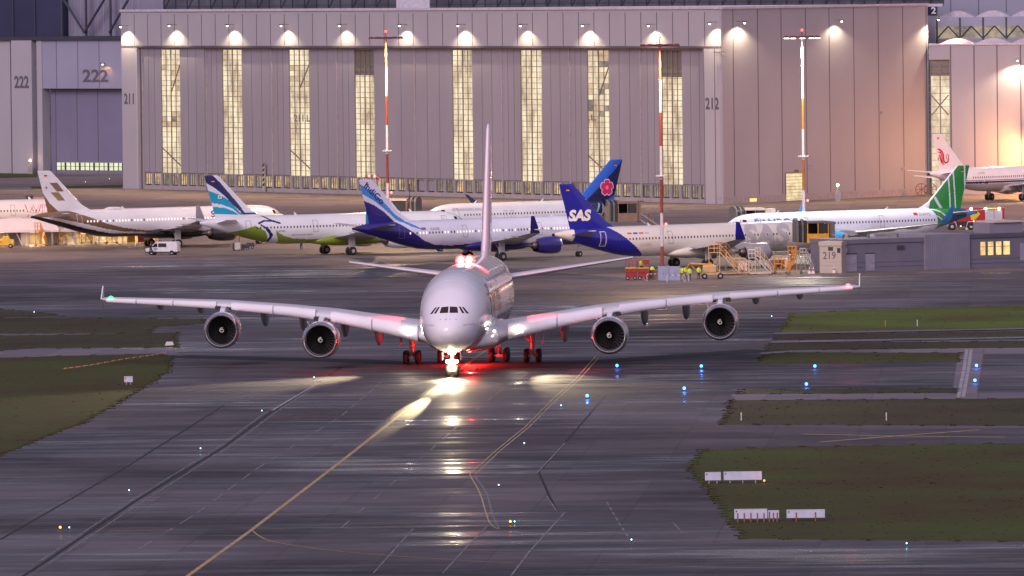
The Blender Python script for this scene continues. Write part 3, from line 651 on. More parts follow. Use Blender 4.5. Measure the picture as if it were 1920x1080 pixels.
# 7 red bird emblem --------------------------------------------------------
ch = [M_white, col('stripe_blue_paint', (.02, .03, .16)), M_belly]
def p_chi(x, z, s):
    if 3.62 < z < 3.72 or 3.15 < z < 3.5: return 1 if x < 35.6 else 0
    return 2 if z < 3.1 and x < 35 else 0
R7, h7, fin7, fus7, fo7, X7 = airliner('parked_airliner', 'white airliner with red bird emblem on its fin beside the right hangar', 96.9, 1504.8, 226.0, p_chi, ch, 1, short=True, sharklet=False, finpaint=lambda x, z, s: 0, lit=0, windows=(18, 35.5))
M_red = col('emblem_red', (.55, .015, .03))
for pts, w in (([(42.4, 9.2), (41.9, 9.1), (41.3, 8.7), (41.0, 8.2), (40.9, 7.2), (40.5, 6.8), (39.9, 7.0), (39.7, 8.1)], .16), ([(42.2, 8.7), (41.7, 8.6), (41.35, 8.1), (41.3, 7.2), (40.8, 6.5)], .14), ([(42.1, 8.2), (41.8, 8.1), (41.65, 7.4), (41.2, 6.5)], .13), ([(42.3, 7.4), (42.0, 7.9)], .13), ([(42.3, 7.4), (41.9, 7.3)], .1), ([(39.7, 8.1), (40.1, 8.3)], .12), ([(40.3, 8.2), (40.25, 7.4)], .12)):
    vs = []; fs = []
    for i, p in enumerate(pts):
        q = pts[min(i+1, len(pts)-1)]; r = pts[max(i-1, 0)]; d = Vector((q[0]-r[0], q[1]-r[1])).normalized(); k = w*(.55 if i in (0, len(pts)-1) else 1)
        vs += [(p[0]-d.y*k, p[1]+d.x*k), (p[0]+d.y*k, p[1]-d.x*k)]
        if i: fs.append((2*i-2, 2*i-1, 2*i+1, 2*i))
    vs = [(q[0]-6.94, q[1]) for q in vs]
    decal('bird_emblem', vs, fs, fin7.half, 1, M_red, fo7, 0, .03)
hull_text('B-1093', 1.5, .35, 26.7, 4.75, h7, M_line, fus7, 1)
# 8 outlined pink letters ---------------------------------------------------
wz = [M_cream, col('magenta_paint', (.55, .02, .25)), col('mauve_paint', (.30, .16, .22))]
def p_wz(x, z, s):
    e = x-I(z, [1.8, 3, 5.9], [19.2, 20.6, 24]); return 0 if e < 0 else (2 if z < 3.4 else 1)
R8, h8, fin8, fus8, fo8, X8 = airliner('parked_airliner', 'white airliner with pink outlined lettering, its nose above the lit shed at far left', -65.6, 1354.2, 206.2, p_wz, wz, 1, lit=0, windows=(9, 20))
hull_text('WIZZ', 7.4, 2.0, 11.6, 3.1, h8, wz[1], fus8, 1, shear=.15, bold=.02)
v, f = txt('WIZZ', 7.4, 2.0, .15, bold=-.008); decal('lettering_face', place(v, 11.6, 3.1, 0, flip=True), f, h8.y, 1, M_cream, fus8, off=.05)
# ---------------------------------------------------------------- double deck airliner, taxiing head-on
A = thing('double_deck_airliner', 'huge white four engined double deck airliner taxiing head on with its lights lit', 'airliner', (-6.34, 864.94, 0), rot=(-.007, 0, math.radians(86.5)))
HA = Hull([(0, 4.55, 4.85, .15), (.25, 4.0, 5.45, .85), (.8, 3.5, 6.1, 1.45), (1.6, 3.1, 6.75, 1.98), (2.6, 2.8, 7.45, 2.42), (3.8, 2.58, 8.2, 2.78), (5.2, 2.42, 8.95, 3.05), (7, 2.32, 9.6, 3.28), (9, 2.26, 10.08, 3.42), (11.5, 2.22, 10.42, 3.52), (14, 2.2, 10.56, 3.57), (17, 2.2, 10.61, 3.57),
           (47, 2.2, 10.61, 3.57), (51, 2.5, 10.6, 3.5), (55, 3.3, 10.5, 3.2), (59, 4.4, 10.35, 2.7), (63, 5.7, 10.1, 2.0), (67, 7.1, 9.7, 1.2), (69.5, 8.0, 9.2, .6), (70.4, 8.3, 8.8, .2)], 2.12)
M_aw = mat('glossy_white_skin', (.84, .81, .86), .2, coat=1, var=.05, scale=.25); M_afin_r = col('fin_red_paint', (.50, .03, .03)); M_ws = mat('silver_wing_skin', (.72, .70, .73), .28, var=.07, scale=.4, coat=.3)
M_seam = mat('panel_seam', (.33, .31, .34), .4, var=0)
def p_a(x, z, s):
    return 1 if (x > 6 and abs(x % 4.6-2.3) < .15) else 0
fa = HA.build('fuselage', [M_aw, mat('skin_joint', (.76, .74, .78), .25, var=.1)], p_a, A, seg=96, dx=.3)
FN = Wing([(53.5, 0, 9.6, 14.5, .06), (57.0, 0, 10.9, 11.6, .08), (58.6, 0, 12.0, 10.4, .095), (67.3, 0, 23.6, 4.9, .11), (68.0, 0, 24.1, 3.8, .08)], (0, 1, 0))
ff = FN.build('tail_fin', [M_aw, M_afin_r], A, lambda x, z, s: 1 if (z < 20.3 and x > I(z, [10, 24], [58.5, 67.5])+2.3+.12*(20.3-z)) else 0, ns=70, nc=40)
# wings with the rising gull curve
def wst(s):
    return [(18.5, s*.5, 2.9, 19.5, .12), (20.8, s*3.5, 3.35, 17.2, .125), (23.6, s*8, 4.25, 14.2, .115), (27.0, s*13.2, 5.2, 11.4, .105), (30.9, s*18.2, 5.75, 9.6, .10), (36.6, s*25.5, 6.3, 7.6, .10), (42.5, s*33, 6.55, 5.6, .095), (47.4, s*39.2, 6.72, 4.0, .09), (48.4, s*39.75, 6.74, 2.4, .06)]
for s in (1, -1):
    st = wst(s); lab = 'starboard wing with a green light at its tip' if s > 0 else 'port wing with a red light at its tip'
    w = Wing(st).build('wing', [M_ws], A, ns=60, nc=22, camber=.02, label=lab)
    wz_ = lambda y: I(y, [abs(q[1]) for q in st], [q[2] for q in st]); wx_ = lambda y: I(y, [abs(q[1]) for q in st], [q[0] for q in st]); wc_ = lambda y: I(y, [abs(q[1]) for q in st], [q[3] for q in st])
    # slats: drooped leading edge segments, gaps at the pylons
    for a, b_ in ((4.6, 9.4), (9.5, 13.9), (15.6, 20.2), (20.3, 24.9), (26.6, 31.4), (31.5, 35.6), (35.7, 39.1)):
        V = []; Fc = []; n = 8
        prof = [(.085, .048), (.045, .050), (.012, .034), (-.006, .010), (-.008, -.012), (.004, -.032), (.03, -.040), (.035, -.030)]
        for k in range(n+1):
            y = lerp(a, b_, k/n); c = wc_(y); dr = 1.15 if y < 14 else 1.2
            for (px, pz) in prof: V.append((wx_(y)-.25+px*c, s*y, wz_(y)-.10+pz*c*dr+.012*c))
        L = len(prof)
        for k in range(n):
            for i in range(L): Fc.append((k*L+i, k*L+(i+1) % L, (k+1)*L+(i+1) % L, (k+1)*L+i))
        Fc += [tuple(range(L)), tuple(range(len(V)-1, len(V)-L-1, -1))]
        b = MB(); b.add(V, Fc); b.build('slat', M_aw, w, smooth=True)
    # wing tip fence
    b = MB(); b.prism([(48.3, 6.8), (50.4, 8.1), (51.0, 8.0), (50.9, 6.7), (51.0, 5.8), (50.5, 5.75)], s*39.75-.06, s*39.75+.06); b.build('tip_fence', M_aw, w, bevel=.03)
    light_ball('navigation_light', w, (47.3, s*38.6, 6.85), .30, (.02, 1, .25) if s > 0 else (1, .03, .04), 14 if s < 0 else 3)
    lamp('navigation_glow', 'POINT', (46.8, s*38.6, 6.9), 22 if s > 0 else 160, (.02, 1, .25) if s > 0 else (1, .03, .04), A, rad=.2)
    # flap track fairings
    for y, d in ((9.6, 2.3), (13.2, 2.1), (17.7, 2.0), (21.9, 1.9), (29.0, 1.0), (33.5, .8)):
        x0 = wx_(y)+wc_(y)*.55; z0 = wz_(y)
        o = Hull([(x0, z0-.25, z0-.1, .08), (x0+1.8, z0-.3-d*.8, z0, .34), (x0+3.6, z0-.25-d, z0, .38), (x0+wc_(y)*.45+1.2, z0-.4-d*.75, z0-.1, .28), (x0+wc_(y)*.45+3, z0-.5, z0-.35, .05)]).build('flap_fairing', [M_gwing], lambda x, z, q: 0, w, seg=18, dx=.4)
        o.location.y = s*y
    for y, x0, z0, r in ((14.75, 23.4, 3.1, 1.93), (25.7, 32.6, 3.9, 1.90)):
        n = engine(A, x0, s*y, z0, r, 5.4, M_ws if False else M_aw, n=56, blades=24, label=None)
        b = MB(); zt = z0+r; xl = wx_(y)
        b.prism([(x0+1.2, zt-.1), (x0+2.4, zt+.35), (xl+.9, wz_(y)+.1), (xl+4.5, wz_(y)-.25), (xl+5.0, wz_(y)-.9), (x0+5.2, zt-.55)], s*y-.27, s*y+.27); b.build('pylon', M_aw, w, bevel=.1)
        for q in (-1, 1):
            b = MB(); a = math.radians(90-38*q); c, d = math.cos(a), math.sin(a)
            if (q == -1) == (s > 0) or r > 1.91:
                b.add([(x0+1.3, s*y+c*r*.99, z0+d*r*.99), (x0+2.9, s*y+c*r*.95, z0+d*r*.95), (x0+2.8, s*y+c*(r+.55), z0+d*(r+.55)), (x0+2.2, s*y+c*(r+.4), z0+d*(r+.4)),
                       (x0+1.3, s*y+c*r*.99, z0+d*r*.99-.05), (x0+2.9, s*y+c*r*.95, z0+d*r*.95-.05), (x0+2.8, s*y+c*(r+.55), z0+d*(r+.55)-.05), (x0+2.2, s*y+c*(r+.4), z0+d*(r+.4)-.05)],
                      [(0, 1, 2, 3), (7, 6, 5, 4), (0, 4, 5, 1), (1, 5, 6, 2), (2, 6, 7, 3), (3, 7, 4, 0)]); b.build('nacelle_strake', M_aw, n)
        b = MB(); b.box(xl+.25, xl+1.1, s*y+s*.5, s*y+s*1.0, wz_(y)-.45, wz_(y)-.05); b.box(xl+.25, xl+1.1, s*y-s*1.0, s*y-s*.5, wz_(y)-.45, wz_(y)-.05)
        b.build('slat_gap', M_dark, w)
    Wing([(60.6, s*.8, 7.7, 7.6, .10), (68.2, s*15.2, 9.55, 2.9, .09)]).build('tailplane', [M_ws], A, ns=10, nc=14)
    # wing gear, four wheels
    g = MB(); gx, gy = 35.6, s*6.23
    g.tube((gx, gy, 4.3), (gx, gy, .75), .27, 14); g.tube((gx, gy, 2.0), (gx, gy-s*1.9, 3.7), .13); g.tube((gx, gy, 1.5), (gx-1.6, gy, 3.7), .1); g.tube((gx-.95, gy, .72), (gx+.95, gy, .72), .17, 10)
    g.tube((gx, gy+s*1.15, 3.9), (gx, gy+s*1.05, 1.9), .07); g.tube((gx-.9, gy, .75), (gx-.35, gy, 1.9), .06)
    for d in (-.85, .85): g.tube((gx+d, gy-.75, .72), (gx+d, gy+.75, .72), .13, 10)
    gl = g.build('wing_gear', M_strut, A, smooth=True)
    b = MB(); b.box(gx-.9, gx+.9, gy+s*1.15, gy+s*1.22, 1.9, 4.2); b.build('gear_door', M_aw, gl, bevel=.03)
    for dx in (-.85, .85):
        for dy in (-.62, .62):
            b = MB(); wheel(b, gx+dx, gy+dy, .71, .7, .5); b.build('wheel', [M_tyre, M_hub], gl, smooth=True)
    g = MB(); gx, gy = 37.9, s*2.63
    g.tube((gx, gy, 2.8), (gx, gy, .75), .27, 14); g.tube((gx-1.7, gy, .72), (gx+1.7, gy, .72), .17, 10); g.tube((gx-1.5, gy, .8), (gx-.3, gy, 2.4), .1); g.tube((gx, gy-.5, 2.2), (gx, gy+.5, 1.2), .07)
    for d in (-1.6, 0, 1.6): g.tube((gx+d, gy-.75, .72), (gx+d, gy+.75, .72), .13, 10)
    gl = g.build('body_gear', M_strut, A, smooth=True)
    for dx in (-1.6, 0, 1.6):
        for dy in (-.76, .76):
            b = MB(); wheel(b, gx+dx, gy+dy, .71, .7, .5); b.build('wheel', [M_tyre, M_hub], gl, smooth=True)
    # wing root landing light
    light_ball('landing_light', w, (21.8, s*5.6, 4.0), .36, (1, .86, .62), 60)
    lamp('landing_beam', 'SPOT', (21.4, s*5.6, 4.0), 120000 if s > 0 else 70000, (1, .78, .50), A, aim=(-1, s*.42 if s > 0 else -.34, -.080), size=28, blend=.8, rad=.3)
    light_ball('turn_off_light', A, (15.2, s*3.62, 4.1), .13, (.9, .95, 1), 18)
# body fairing
Hull([(16.5, 2.6, 3.0, .6), (19, 2.0, 4.4, 3.2), (23, 1.75, 5.0, 3.95), (36, 1.7, 4.9, 4.1), (42, 1.95, 4.4, 3.5), (46.5, 2.4, 3.2, 1.2)], 2.6).build('body_fairing', [M_aw], lambda x, z, s: 0, A, seg=60, dx=.5)
g = MB(); g.tube((5.15, 0, 2.9), (5.0, 0, .62), .18, 14); g.tube((5.1, 0, 1.7), (3.4, 0, 2.9), .08); g.tube((5.0, -.6, .62), (5.0, .6, .62), .12, 10); g.box(4.7, 4.95, -.38, .38, 1.62, 1.78)
gl = g.build('nose_gear', M_strut, A, smooth=True)
for d in (-.42, .42):
    b = MB(); wheel(b, 5.0, d, .635, .63, .44); b.build('wheel', [M_tyre, M_hub], gl, smooth=True)
    b = MB(); b.box(3.9, 6.3, d*2.2-.02, d*2.2+.02, 1.75, 2.6); b.build('gear_door', M_aw, gl)
for y, z, r, e in ((0, 1.5, .40, 26), (-.48, 1.6, .17, 26), (.48, 1.6, .17, 26), (-.3, 2.42, .09, 30), (.3, 2.42, .09, 30)):
    light_ball('taxi_light', gl, (4.6, y, z), r, (1, .80, .42), e)
lamp('taxi_beam', 'SPOT', (4.2, 0, 1.6), 16000, (1, .80, .50), A, aim=(-1, .0, -.06), size=62, blend=.9, rad=.3)
for pw, dn, sz in ((1.1e6, -.038, 2.4), (7.5e4, -.085, 4.6), (5e3, -.20, 12)): lamp('taxi_beam', 'SPOT', (4.1, 0, 2.3), pw, (1, .76, .40), A, aim=(-1, -.008, dn), size=sz, blend=1, rad=.1)  # narrow beams added to draw the bright streak along the centre line
lamp('taxi_glow', 'POINT', (4.0, 0, 1.3), 900, (1, .82, .5), A, rad=.25)
# beacons
for y in (.55, -.3):
    bk = light_ball('beacon', A, (29.3, y, 10.80), .62, (1, .035, .03), 9); light_ball('beacon_bulb', bk, (28.8, y, 10.92), .34, (1, .34, .26), 11)  # oversized: a red halo around a pale core, built into the shape
lamp('beacon_glow', 'SPOT', (26.8, 0, 12.2), 90000, (1, .04, .05), A, aim=(-.25, 0, -1), size=118, blend=.9, rad=.3)
lamp('beacon_glow', 'SPOT', (30.5, 0, 12.3), 18000, (1, .04, .05), A, aim=(1, 0, .12), size=50, blend=.9, rad=.3)
light_ball('beacon', A, (33.5, 0, 1.62), .2, (1, .08, .05), 40)
lamp('beacon_glow', 'POINT', (32.2, 0, 1.2), 3000, (1, .02, .015), A, rad=.25)
# windscreen seen from ahead
def frontal(name, q, m, nx=1, off=.02):
    n = 5; V = []; Fc = []
    for i in range(n+1):
        for j in range(n+1):
            u, v = i/n, j/n; y = lerp(lerp(q[0][0], q[1][0], u), lerp(q[3][0], q[2][0], u), v); z = lerp(lerp(q[0][1], q[1][1], u), lerp(q[3][1], q[2][1], u), v)
            V.append((HA.front(y, z)-off, y+math.copysign(off*.5, y), z))
    for i in range(n):
        for j in range(n): Fc.append((i*(n+1)+j, (i+1)*(n+1)+j, (i+1)*(n+1)+j+1, i*(n+1)+j+1))
    b = MB(); b.add(V, Fc); b.build(name, m, fa, fix=False, smooth=True)
M_pane = mat('tinted_windscreen', (.035, .012, .014), .1, var=0)
for s in (1, -1):
    frontal('windscreen', [(s*.06, 6.58), (s*.92, 6.56), (s*.78, 7.12), (s*.06, 7.18)], M_pane)
    frontal('windscreen', [(s*1.28, 6.52), (s*1.52, 6.50), (s*1.12, 7.12), (s*.93, 7.14)], M_pane)
    frontal('windscreen', [(s*1.68, 6.48), (s*1.94, 6.44), (s*1.42, 7.08), (s*1.24, 7.10)], M_pane)
for y, z in ((-.75, 5.95), (-.15, 6.0), (.2, 6.0), (.8, 5.95), (.3, 5.93)):
    frontal('sensor', [(y-.06, z-.035), (y+.06, z-.035), (y+.06, z+.035), (y-.06, z+.035)], M_seam)
for s in (1, -1):
    v, f = txt('EMIRATES A380', 1.05, .14); v = [(p[0]-.5, p[1]) for p in v]
    y0 = s*2.0
    b = MB(); b.add([(HA.front(min(2.7, abs(y0+p[0]))*1, 5.3+p[1])-.02, y0+p[0], 5.3+p[1]) for p in v], f); b.build('lettering', M_seam, fa, fix=False)
# port side decks of windows and doors
for z, n, x0, r in ((5.15, 92, 9.0, .16), (7.95, 78, 10.5, .15)):
    for k in range(n//2):
        x = x0+k*1.02+(.9 if k > 8 else 0)+(1.0 if k > 26 else 0)
        b = MB(); pts = [(.15*math.cos(t), .21*math.sin(t)) for t in [2*math.pi*i/10 for i in range(10)]]
        b.add([(x+p, -(HA.y(x+p, z+q)+.012), z+q) for p, q in pts], [tuple(range(10))]); b.build('cabin_window', M_win, fa, fix=False)
for x, z0, z1 in ((8.3, 4.2, 6.2), (19.3, 4.2, 6.2), (11.8, 7.1, 8.9), (27.5, 7.1, 8.9), (46.5, 4.2, 6.2), (48.0, 7.1, 8.9)):
    q = [(x, z0), (x+1.05, z0), (x+1.05, z1), (x, z1)]; i_ = [(x+.07, z0+.07), (x+.98, z0+.07), (x+.98, z1-.07), (x+.07, z1-.07)]
    decal('door', q+i_, [(0, 1, 5, 4), (1, 2, 6, 5), (2, 3, 7, 6), (3, 0, 4, 7)], HA.y, -1, M_seam, fa, off=.016)
    decal('door', q+i_, [(0, 1, 5, 4), (1, 2, 6, 5), (2, 3, 7, 6), (3, 0, 4, 7)], HA.y, 1, M_seam, fa, off=.016)
v, f = txt('Emirates', 15, 3.1, .1, bold=.01)
decal('lettering', place(v, 12.5, 5.9), f, HA.y, -1, mat('champagne_lettering', (.50, .38, .30), .3), fa, off=.03)
# ---------------------------------------------------------------- hangars
M_panel = mat('hangar_panel', (.35, .335, .37), .55, var=.05, scale=.12, stretch=(1, 1, .3)); M_panel2 = mat('hangar_door_panel', (.25, .235, .27), .55, var=.06, scale=.15, stretch=(1, 1, .3))
M_warm = mat('side_wall_panel', (.295, .29, .335), .6, var=.05, scale=.12, stretch=(1, 1, .3))
M_blue = mat('blue_grey_panel', (.27, .27, .37), .5, var=.06, scale=.12); M_seamd = mat('dark_seam', (.10, .09, .11), .6, var=0); M_seaml = mat('light_seam', (.5, .46, .5), .5, var=0)
M_mull = mat('window_mullion', (.17, .155, .13), .6, var=.1); M_plinth = mat('plinth', (.30, .27, .29), .7)
def glow_mat(name, c1, c2, es, sc=.35, stretch=(1, 1, 1), lo=.35, hi=.6):
    m = bpy.data.materials.new(name); m.use_nodes = True; nt = m.node_tree; b = nt.nodes['Principled BSDF']; L = nt.links.new; N = nt.nodes.new
    t = N('ShaderNodeTexCoord'); mp = N('ShaderNodeMapping'); mp.inputs['Scale'].default_value = stretch; L(t.outputs['Object'], mp.inputs[0])
    n = N('ShaderNodeTexNoise'); n.inputs['Scale'].default_value = sc; n.inputs['Detail'].default_value = 6; n.inputs['Roughness'].default_value = .7; L(mp.outputs[0], n.inputs[0])
    r = N('ShaderNodeValToRGB'); L(n.outputs[0], r.inputs[0]); r.color_ramp.elements[0].position = lo; r.color_ramp.elements[0].color = (*lin(c1), 1); r.color_ramp.elements[1].position = hi; r.color_ramp.elements[1].color = (*lin(c2), 1)
    L(r.outputs[0], b.inputs['Emission Color']); b.inputs['Emission Strength'].default_value = es; b.inputs['Base Color'].default_value = (.05, .05, .05, 1); b.inputs['Roughness'].default_value = .25
    return m
M_lit = glow_mat('lit_hangar_glass', (.34, .24, .15), (.92, .76, .52), 1.0, .30, (1, 1, .5)); M_lit2 = glow_mat('lit_lower_glass', (.16, .11, .08), (.85, .60, .28), .9, .45, (1, 1, 1), .4, .62)
M_lit3 = glow_mat('half_lit_glass', (.10, .09, .08), (.42, .34, .24), .8, .4, (1, 1, 1)); M_lit4 = glow_mat('pale_lit_glass', (.55, .60, .35), (.85, .88, .55), .95, .5)
M_lit5 = glow_mat('brown_lit_glass', (.42, .27, .15), (.70, .52, .33), .9, .6)
M_navyg = mat('dark_blue_glass', (.025, .030, .075), .15, var=.3, scale=.08); M_greyg = mat('dark_grey_glass', (.06, .065, .085), .2, var=.35, scale=.3)
M_steel = mat('dark_steel', (.035, .04, .06), .5); M_roof = mat('roof_sheet', (.45, .43, .5), .6); M_no = mat('grey_numbers', (.10, .09, .12), .6, var=0)
M_fix = mat('lamp_housing', (.12, .11, .12), .5)
class Wall:
    """a building whose front lies on the ground line a-b; local x along it, -y outward"""
    def __init__(s, name, label, a, b, cat='hangar', group=None):
        s.a = G(*a); d = G(*b)-s.a; s.L = d.length; s.ang = math.atan2(d.y, d.x); s.root = thing(name, label, cat, s.a, s.ang, group)
        s.u = d/s.L; s.n = Vector((s.u.y, -s.u.x, 0))
    def uz(s, px, py, back=0.):
        r = ray(px, py); p0 = s.a-s.n*back; t = (p0-EYE).dot(s.n)/r.dot(s.n); P = EYE+r*t; return (P-s.a).dot(s.u), P.z
def X_(w, px, py=200, back=0.): return w.uz(px, py, back)[0]
def wall_lamp(w, px, py, parent, power=2700, out=1.6, colr=(1, .80, .50), size=128, lens=True, aim=(0, .1, -1), apron=26000):
    u, z = w.uz(px, py); power *= random.uniform(.65, 1.25)
    b = MB(); b.tube((u, 0, z+.35), (u, -out-.25, z+.35), .05); b.box(u-.28, u+.28, -out-.3, -out+.2, z+.12, z+.4)
    o = b.build('wall_lamp', M_fix, parent)
    light_ball('lamp_lens', o, (u, -out-.05, z+.08), .17, (1, .90, .70), 12)
    lamp('wall_light', 'SPOT', (u, -out, z-.15), power, colr, parent, aim=aim, size=size, blend=.5, rad=.15)
    if apron: lamp('apron_light', 'SPOT', (u, -out-.1, z-.15), apron, (1, .56, .27), parent, aim=(0, -.75, -1), size=84, blend=.8, rad=.2)
# the long hangar ---------------------------------------------------------
Wm = Wall('hangar', 'long grey hangar with tall lit glass strips between pillars numbered 211 and 212', (231, 353.5), (1355, 383)); R = Wm.root
ZT = 33.3; zh = Wm.uz(790, 86)[1]; u0 = X_(Wm, 258); u1 = X_(Wm, 1319); L = Wm.L
b = MB(); b.box(0, L, 0, .35, zh, ZT)
k = 0; u = 0.
nh = 41
for k in range(1, nh):
    u = L*k/nh*1.0; b.box(u-.10, u+.10, -.012, .1, zh+.03, ZT-.5, 1)
b.box(-.1, L+.05, -.25, .36, ZT, ZT+.45, 2); b.box(0, L, -.05, .2, zh-.35, zh-.002, 1)
b.build('header', [M_panel, M_seamd, M_roof], R)
b = MB(); b.box(0, u0, 0, 4, 0, zh-.36); b.box(u0-.35, u0-.2, -.012, .1, 0, zh-.4, 1); b.box(u0, u0+.5, .6, 4, 0, zh-.4, 3); p1 = b.build('pillar', [M_panel, M_seaml, M_roof, M_seamd], R, label='left pillar numbered 211')
b = MB(); b.box(u1, L, 0, .34, 0, zh-.36); b.box(u1, L-3, .34, 4, 0, zh-.36); b.box(u1+.1, u1+.3, -.012, .1, 0, zh-.4, 1); b.box(L-2.0, L-1.8, -.012, .1, 0, zh-.4, 1); p2 = b.build('pillar', [M_panel, M_seamd], R, label='right pillar numbered 212')
def wtext(w, s, pxl, pxr, pyt, pyb, parent, m=M_no, back=0., y=-.03, name='numbers', bold=.03, py=None):
    ua, zb = w.uz(pxl, pyb, back); ub, zt = w.uz(pxr, pyt, back); v, f = txt(s, ub-ua, zt-zb, bold=bold)
    b = MB(); b.add([(ua+p[0], back+y, zb+p[1]) for p in v], f); b.build(name, m, parent, fix=False)
wtext(Wm, '211', 233, 251, 175, 195, p1); wtext(Wm, '212', 1323, 1348, 183, 205, p2)
leaves = [262, 378, 500, 622, 768, 931, 1058, 1191, 1318]; strips = [(302, 338), (417, 454), (542, 580), (665, 702), (848, 886), (976, 1016), (1101, 1142), (1240, 1279)]
def mull_window(b, ua, ub, y, z0, z1, nx, nz, t=.12, tz=.075, seedv=0):
    for i in range(nx+1): u = lerp(ua, ub, i/nx); tt = t*(2.2 if i == nx//2 else 1); b.box(u-tt/2, u+tt/2, y-.12, y, z0, z1, 1)
    for i in range(nz+1):
        z = lerp(z0, z1, i/nz); q = tz*(1.6 if i % 6 == 3 else 1); b.box(ua-.01, ub+.01, y-.10, y-.005, z-q/2, z+q/2, 1)
cab = glow_mat('hangar_interior', (.50, .40, .25), (.85, .74, .52), .85, .12)
lm = [M_lit, M_lit3, M_lit2, M_lit]
for k in range(8):
    back = 1.2 if k in (1, 2, 4, 6) or True and k % 2 else .7
    ua, ub = X_(Wm, leaves[k]), X_(Wm, leaves[k+1]); sa_, sb = X_(Wm, strips[k][0], 200, back), X_(Wm, strips[k][1], 200, back)
    zt = zh-.75; zb = 3.1
    b = MB(); b.box(ua+.05, sa_, back, back+.5, zb, zh-.1); b.box(sb, ub-.05, back, back+.5, zb, zh-.1); b.box(sa_, sb, back, back+.5, zt, zh-.1); b.box(ua+.05, ub-.05, back-.05, back+.5, 0, .75, 2)
    for q in (.33, .66):
        for (c, d) in ((ua, sa_), (sb, ub)):
            if d-c > 4: x = lerp(c, d, q); b.box(x-.05, x+.05, back-.012, back, zb, zh-.2, 1)
    b.box(ua-.02, ua+.28, back-.2, back+.4, 0, zh-.1, 3); b.box(sb, ub-.05, back-.01, back+.02, zb, zb+.12, 1); b.box(ua, sa_, back-.01, back+.02, zb, zb+.12, 1)
    lf = b.build('door_leaf', [M_panel2, M_seamd, M_plinth, M_plinth], R)
    b = MB(); gy_ = [random.random() for _ in range(9)]
    for iz in range(24):
        for iu in range(4):
            q = gy_[(iz//3)] + .5*random.random()+(.25 if iz < 8 else 0); mi = 0 if q > .3 else (3 if q > .16 else 4)
            b.box(lerp(sa_, sb, iu/4), lerp(sa_, sb, (iu+1)/4), back+.3, back+.34, lerp(zb, zt, iz/24), lerp(zb, zt, (iz+1)/24), mi)
    mull_window(b, sa_+.03, sb-.03, back+.22, zb, zt, 4, 24)
    # structure seen through the glass
    if k in (0, 2, 6): b.tube((lerp(sa_, sb, .5), back+.27, lerp(zb, zt, .66 if k != 2 else .7)), (sb, back+.27, lerp(zb, zt, .9)), .14, 6, 1); b.tube((sa_, back+.27, lerp(zb, zt, .2)), (sb, back+.27, lerp(zb, zt, .05)), .14, 6, 1)
    if k in (3, 7): b.box(sa_, sb, back+.26, back+.29, lerp(zb, zt, .8), zt, 2)
    b.build('glass_strip', [M_lit, M_mull, mat('dim_roof_void', (.16, .14, .12), .4), M_lit5, M_lit3], lf)
    # low window band
    n = max(3, round((ub-ua)/3)); b = MB()
    for i in range(n):
        a_, c_ = lerp(ua, ub, i/n)+.5, lerp(ua, ub, (i+1)/n)-.35
        mi = 0 if random.random() < (.75 if k < 4 else .35) else 2
        if k == 4 and i < 2: mi = 3
        b.box(a_, c_, back+.30, back+.34, .95, 2.95, mi)
        if mi != 3: mull_window(b, a_, c_, back+.25, .95, 2.95, 3, 2, .08, .06)
    for i in range(n+1):
        x = lerp(ua, ub, i/n); b.box(x-.35, x+.35, back, back+.45, .75, zb-.002, 3)
    b.box(ua+.05, ub-.05, back+.05, back+.4, 2.95, zb-.004, 3)
    b.build('low_window_band', [M_lit2, M_mull, M_lit3, M_panel2], lf)
b = MB(); u = X_(Wm, 499, 300, 1.2)
for i in range(5): b.add([(u-.35, .55, 1.0+i*.9), (u+.35, .55, 1.3+i*.9), (u+.35, .55, 1.75+i*.9), (u-.35, .55, 1.45+i*.9)], [(0, 1, 2, 3)], 1)
b.box(u-.4, u+.4, .56, .8, 0, 5.2, 0); b.build('striped_guard', [M_wht, M_black], R)
wtext(Wm, '211.L', 551, 581, 215, 228, R, back=1.2, y=.02, m=M_mull)
wtext(Wm, '.L.', 1104, 1118, 215, 226, R, back=1.2, y=.02, m=M_mull)
# red tail of an airliner seen through the last strip
for px in (331, 440, 541, 650, 763, 873, 990, 1106, 1230):
    wall_lamp(Wm, px, 49, R)
wall_lamp(Wm, 240, 51, R, 3000); wall_lamp(Wm, 1345, 45, R, 3000)
b = MB(); u, z = Wm.uz(1355, 98)
for k in range(5): b.box(u-1.6+k*.7, u-1.3+k*.7, -.9, -.5, z-.12, z+.12)
b.tube((u-1.6, -.55, z-.3), (u+1.6, -.55, z-.3), .05); b.tube((u, -.55, z-.3), (u, 0, z-.3), .06); b.build('camera_cluster', M_plinth, R)
# roof and clerestory behind the parapet
cA, cB, cC = G(231, 353.5), G(1355, 383), G(1743, 365)
b = MB(); inv = R.rotation_euler.z
def loc_(w, P): d = Vector(P)-w.a; return d.dot(w.u), -d.dot(w.n)
q = [loc_(Wm, P) for P in (cA+Vector((.6, .4, 0)), cB+Vector((0, .9, 0)), cC+Vector((-1, 1.2, 0)), cC+Vector((-1, 90, 0)), cA+Vector((3, 60, 0)))]
b.prism([(x_, y_) for x_, y_ in q], ZT-.6, ZT-.3, 0, 'z'); b.build('roof', M_roof, R)
d_ = (cC-cA); nL = d_.length; d_.normalize(); nb = Vector((-d_.y, d_.x, 0)); o_ = cA+nb*9+d_*3; a0 = math.atan2(d_.y, d_.x)
cl = thing('roof_lantern', 'band of dark glazing standing on the long hangar roof', 'roof lantern', (o_.x, o_.y, ZT-.3), a0); nL -= 6
b = MB(); b.box(0, nL, .2, .5, 0, 8, 1); b.box(0, nL, 0, .6, 0, .5, 0); ra = (G(742, 400)-EYE); 
def lx(px):
    r = ray(px, 10); t = (o_-EYE).dot(nb)/r.dot(nb); return (EYE+r*t-o_).dot(d_)
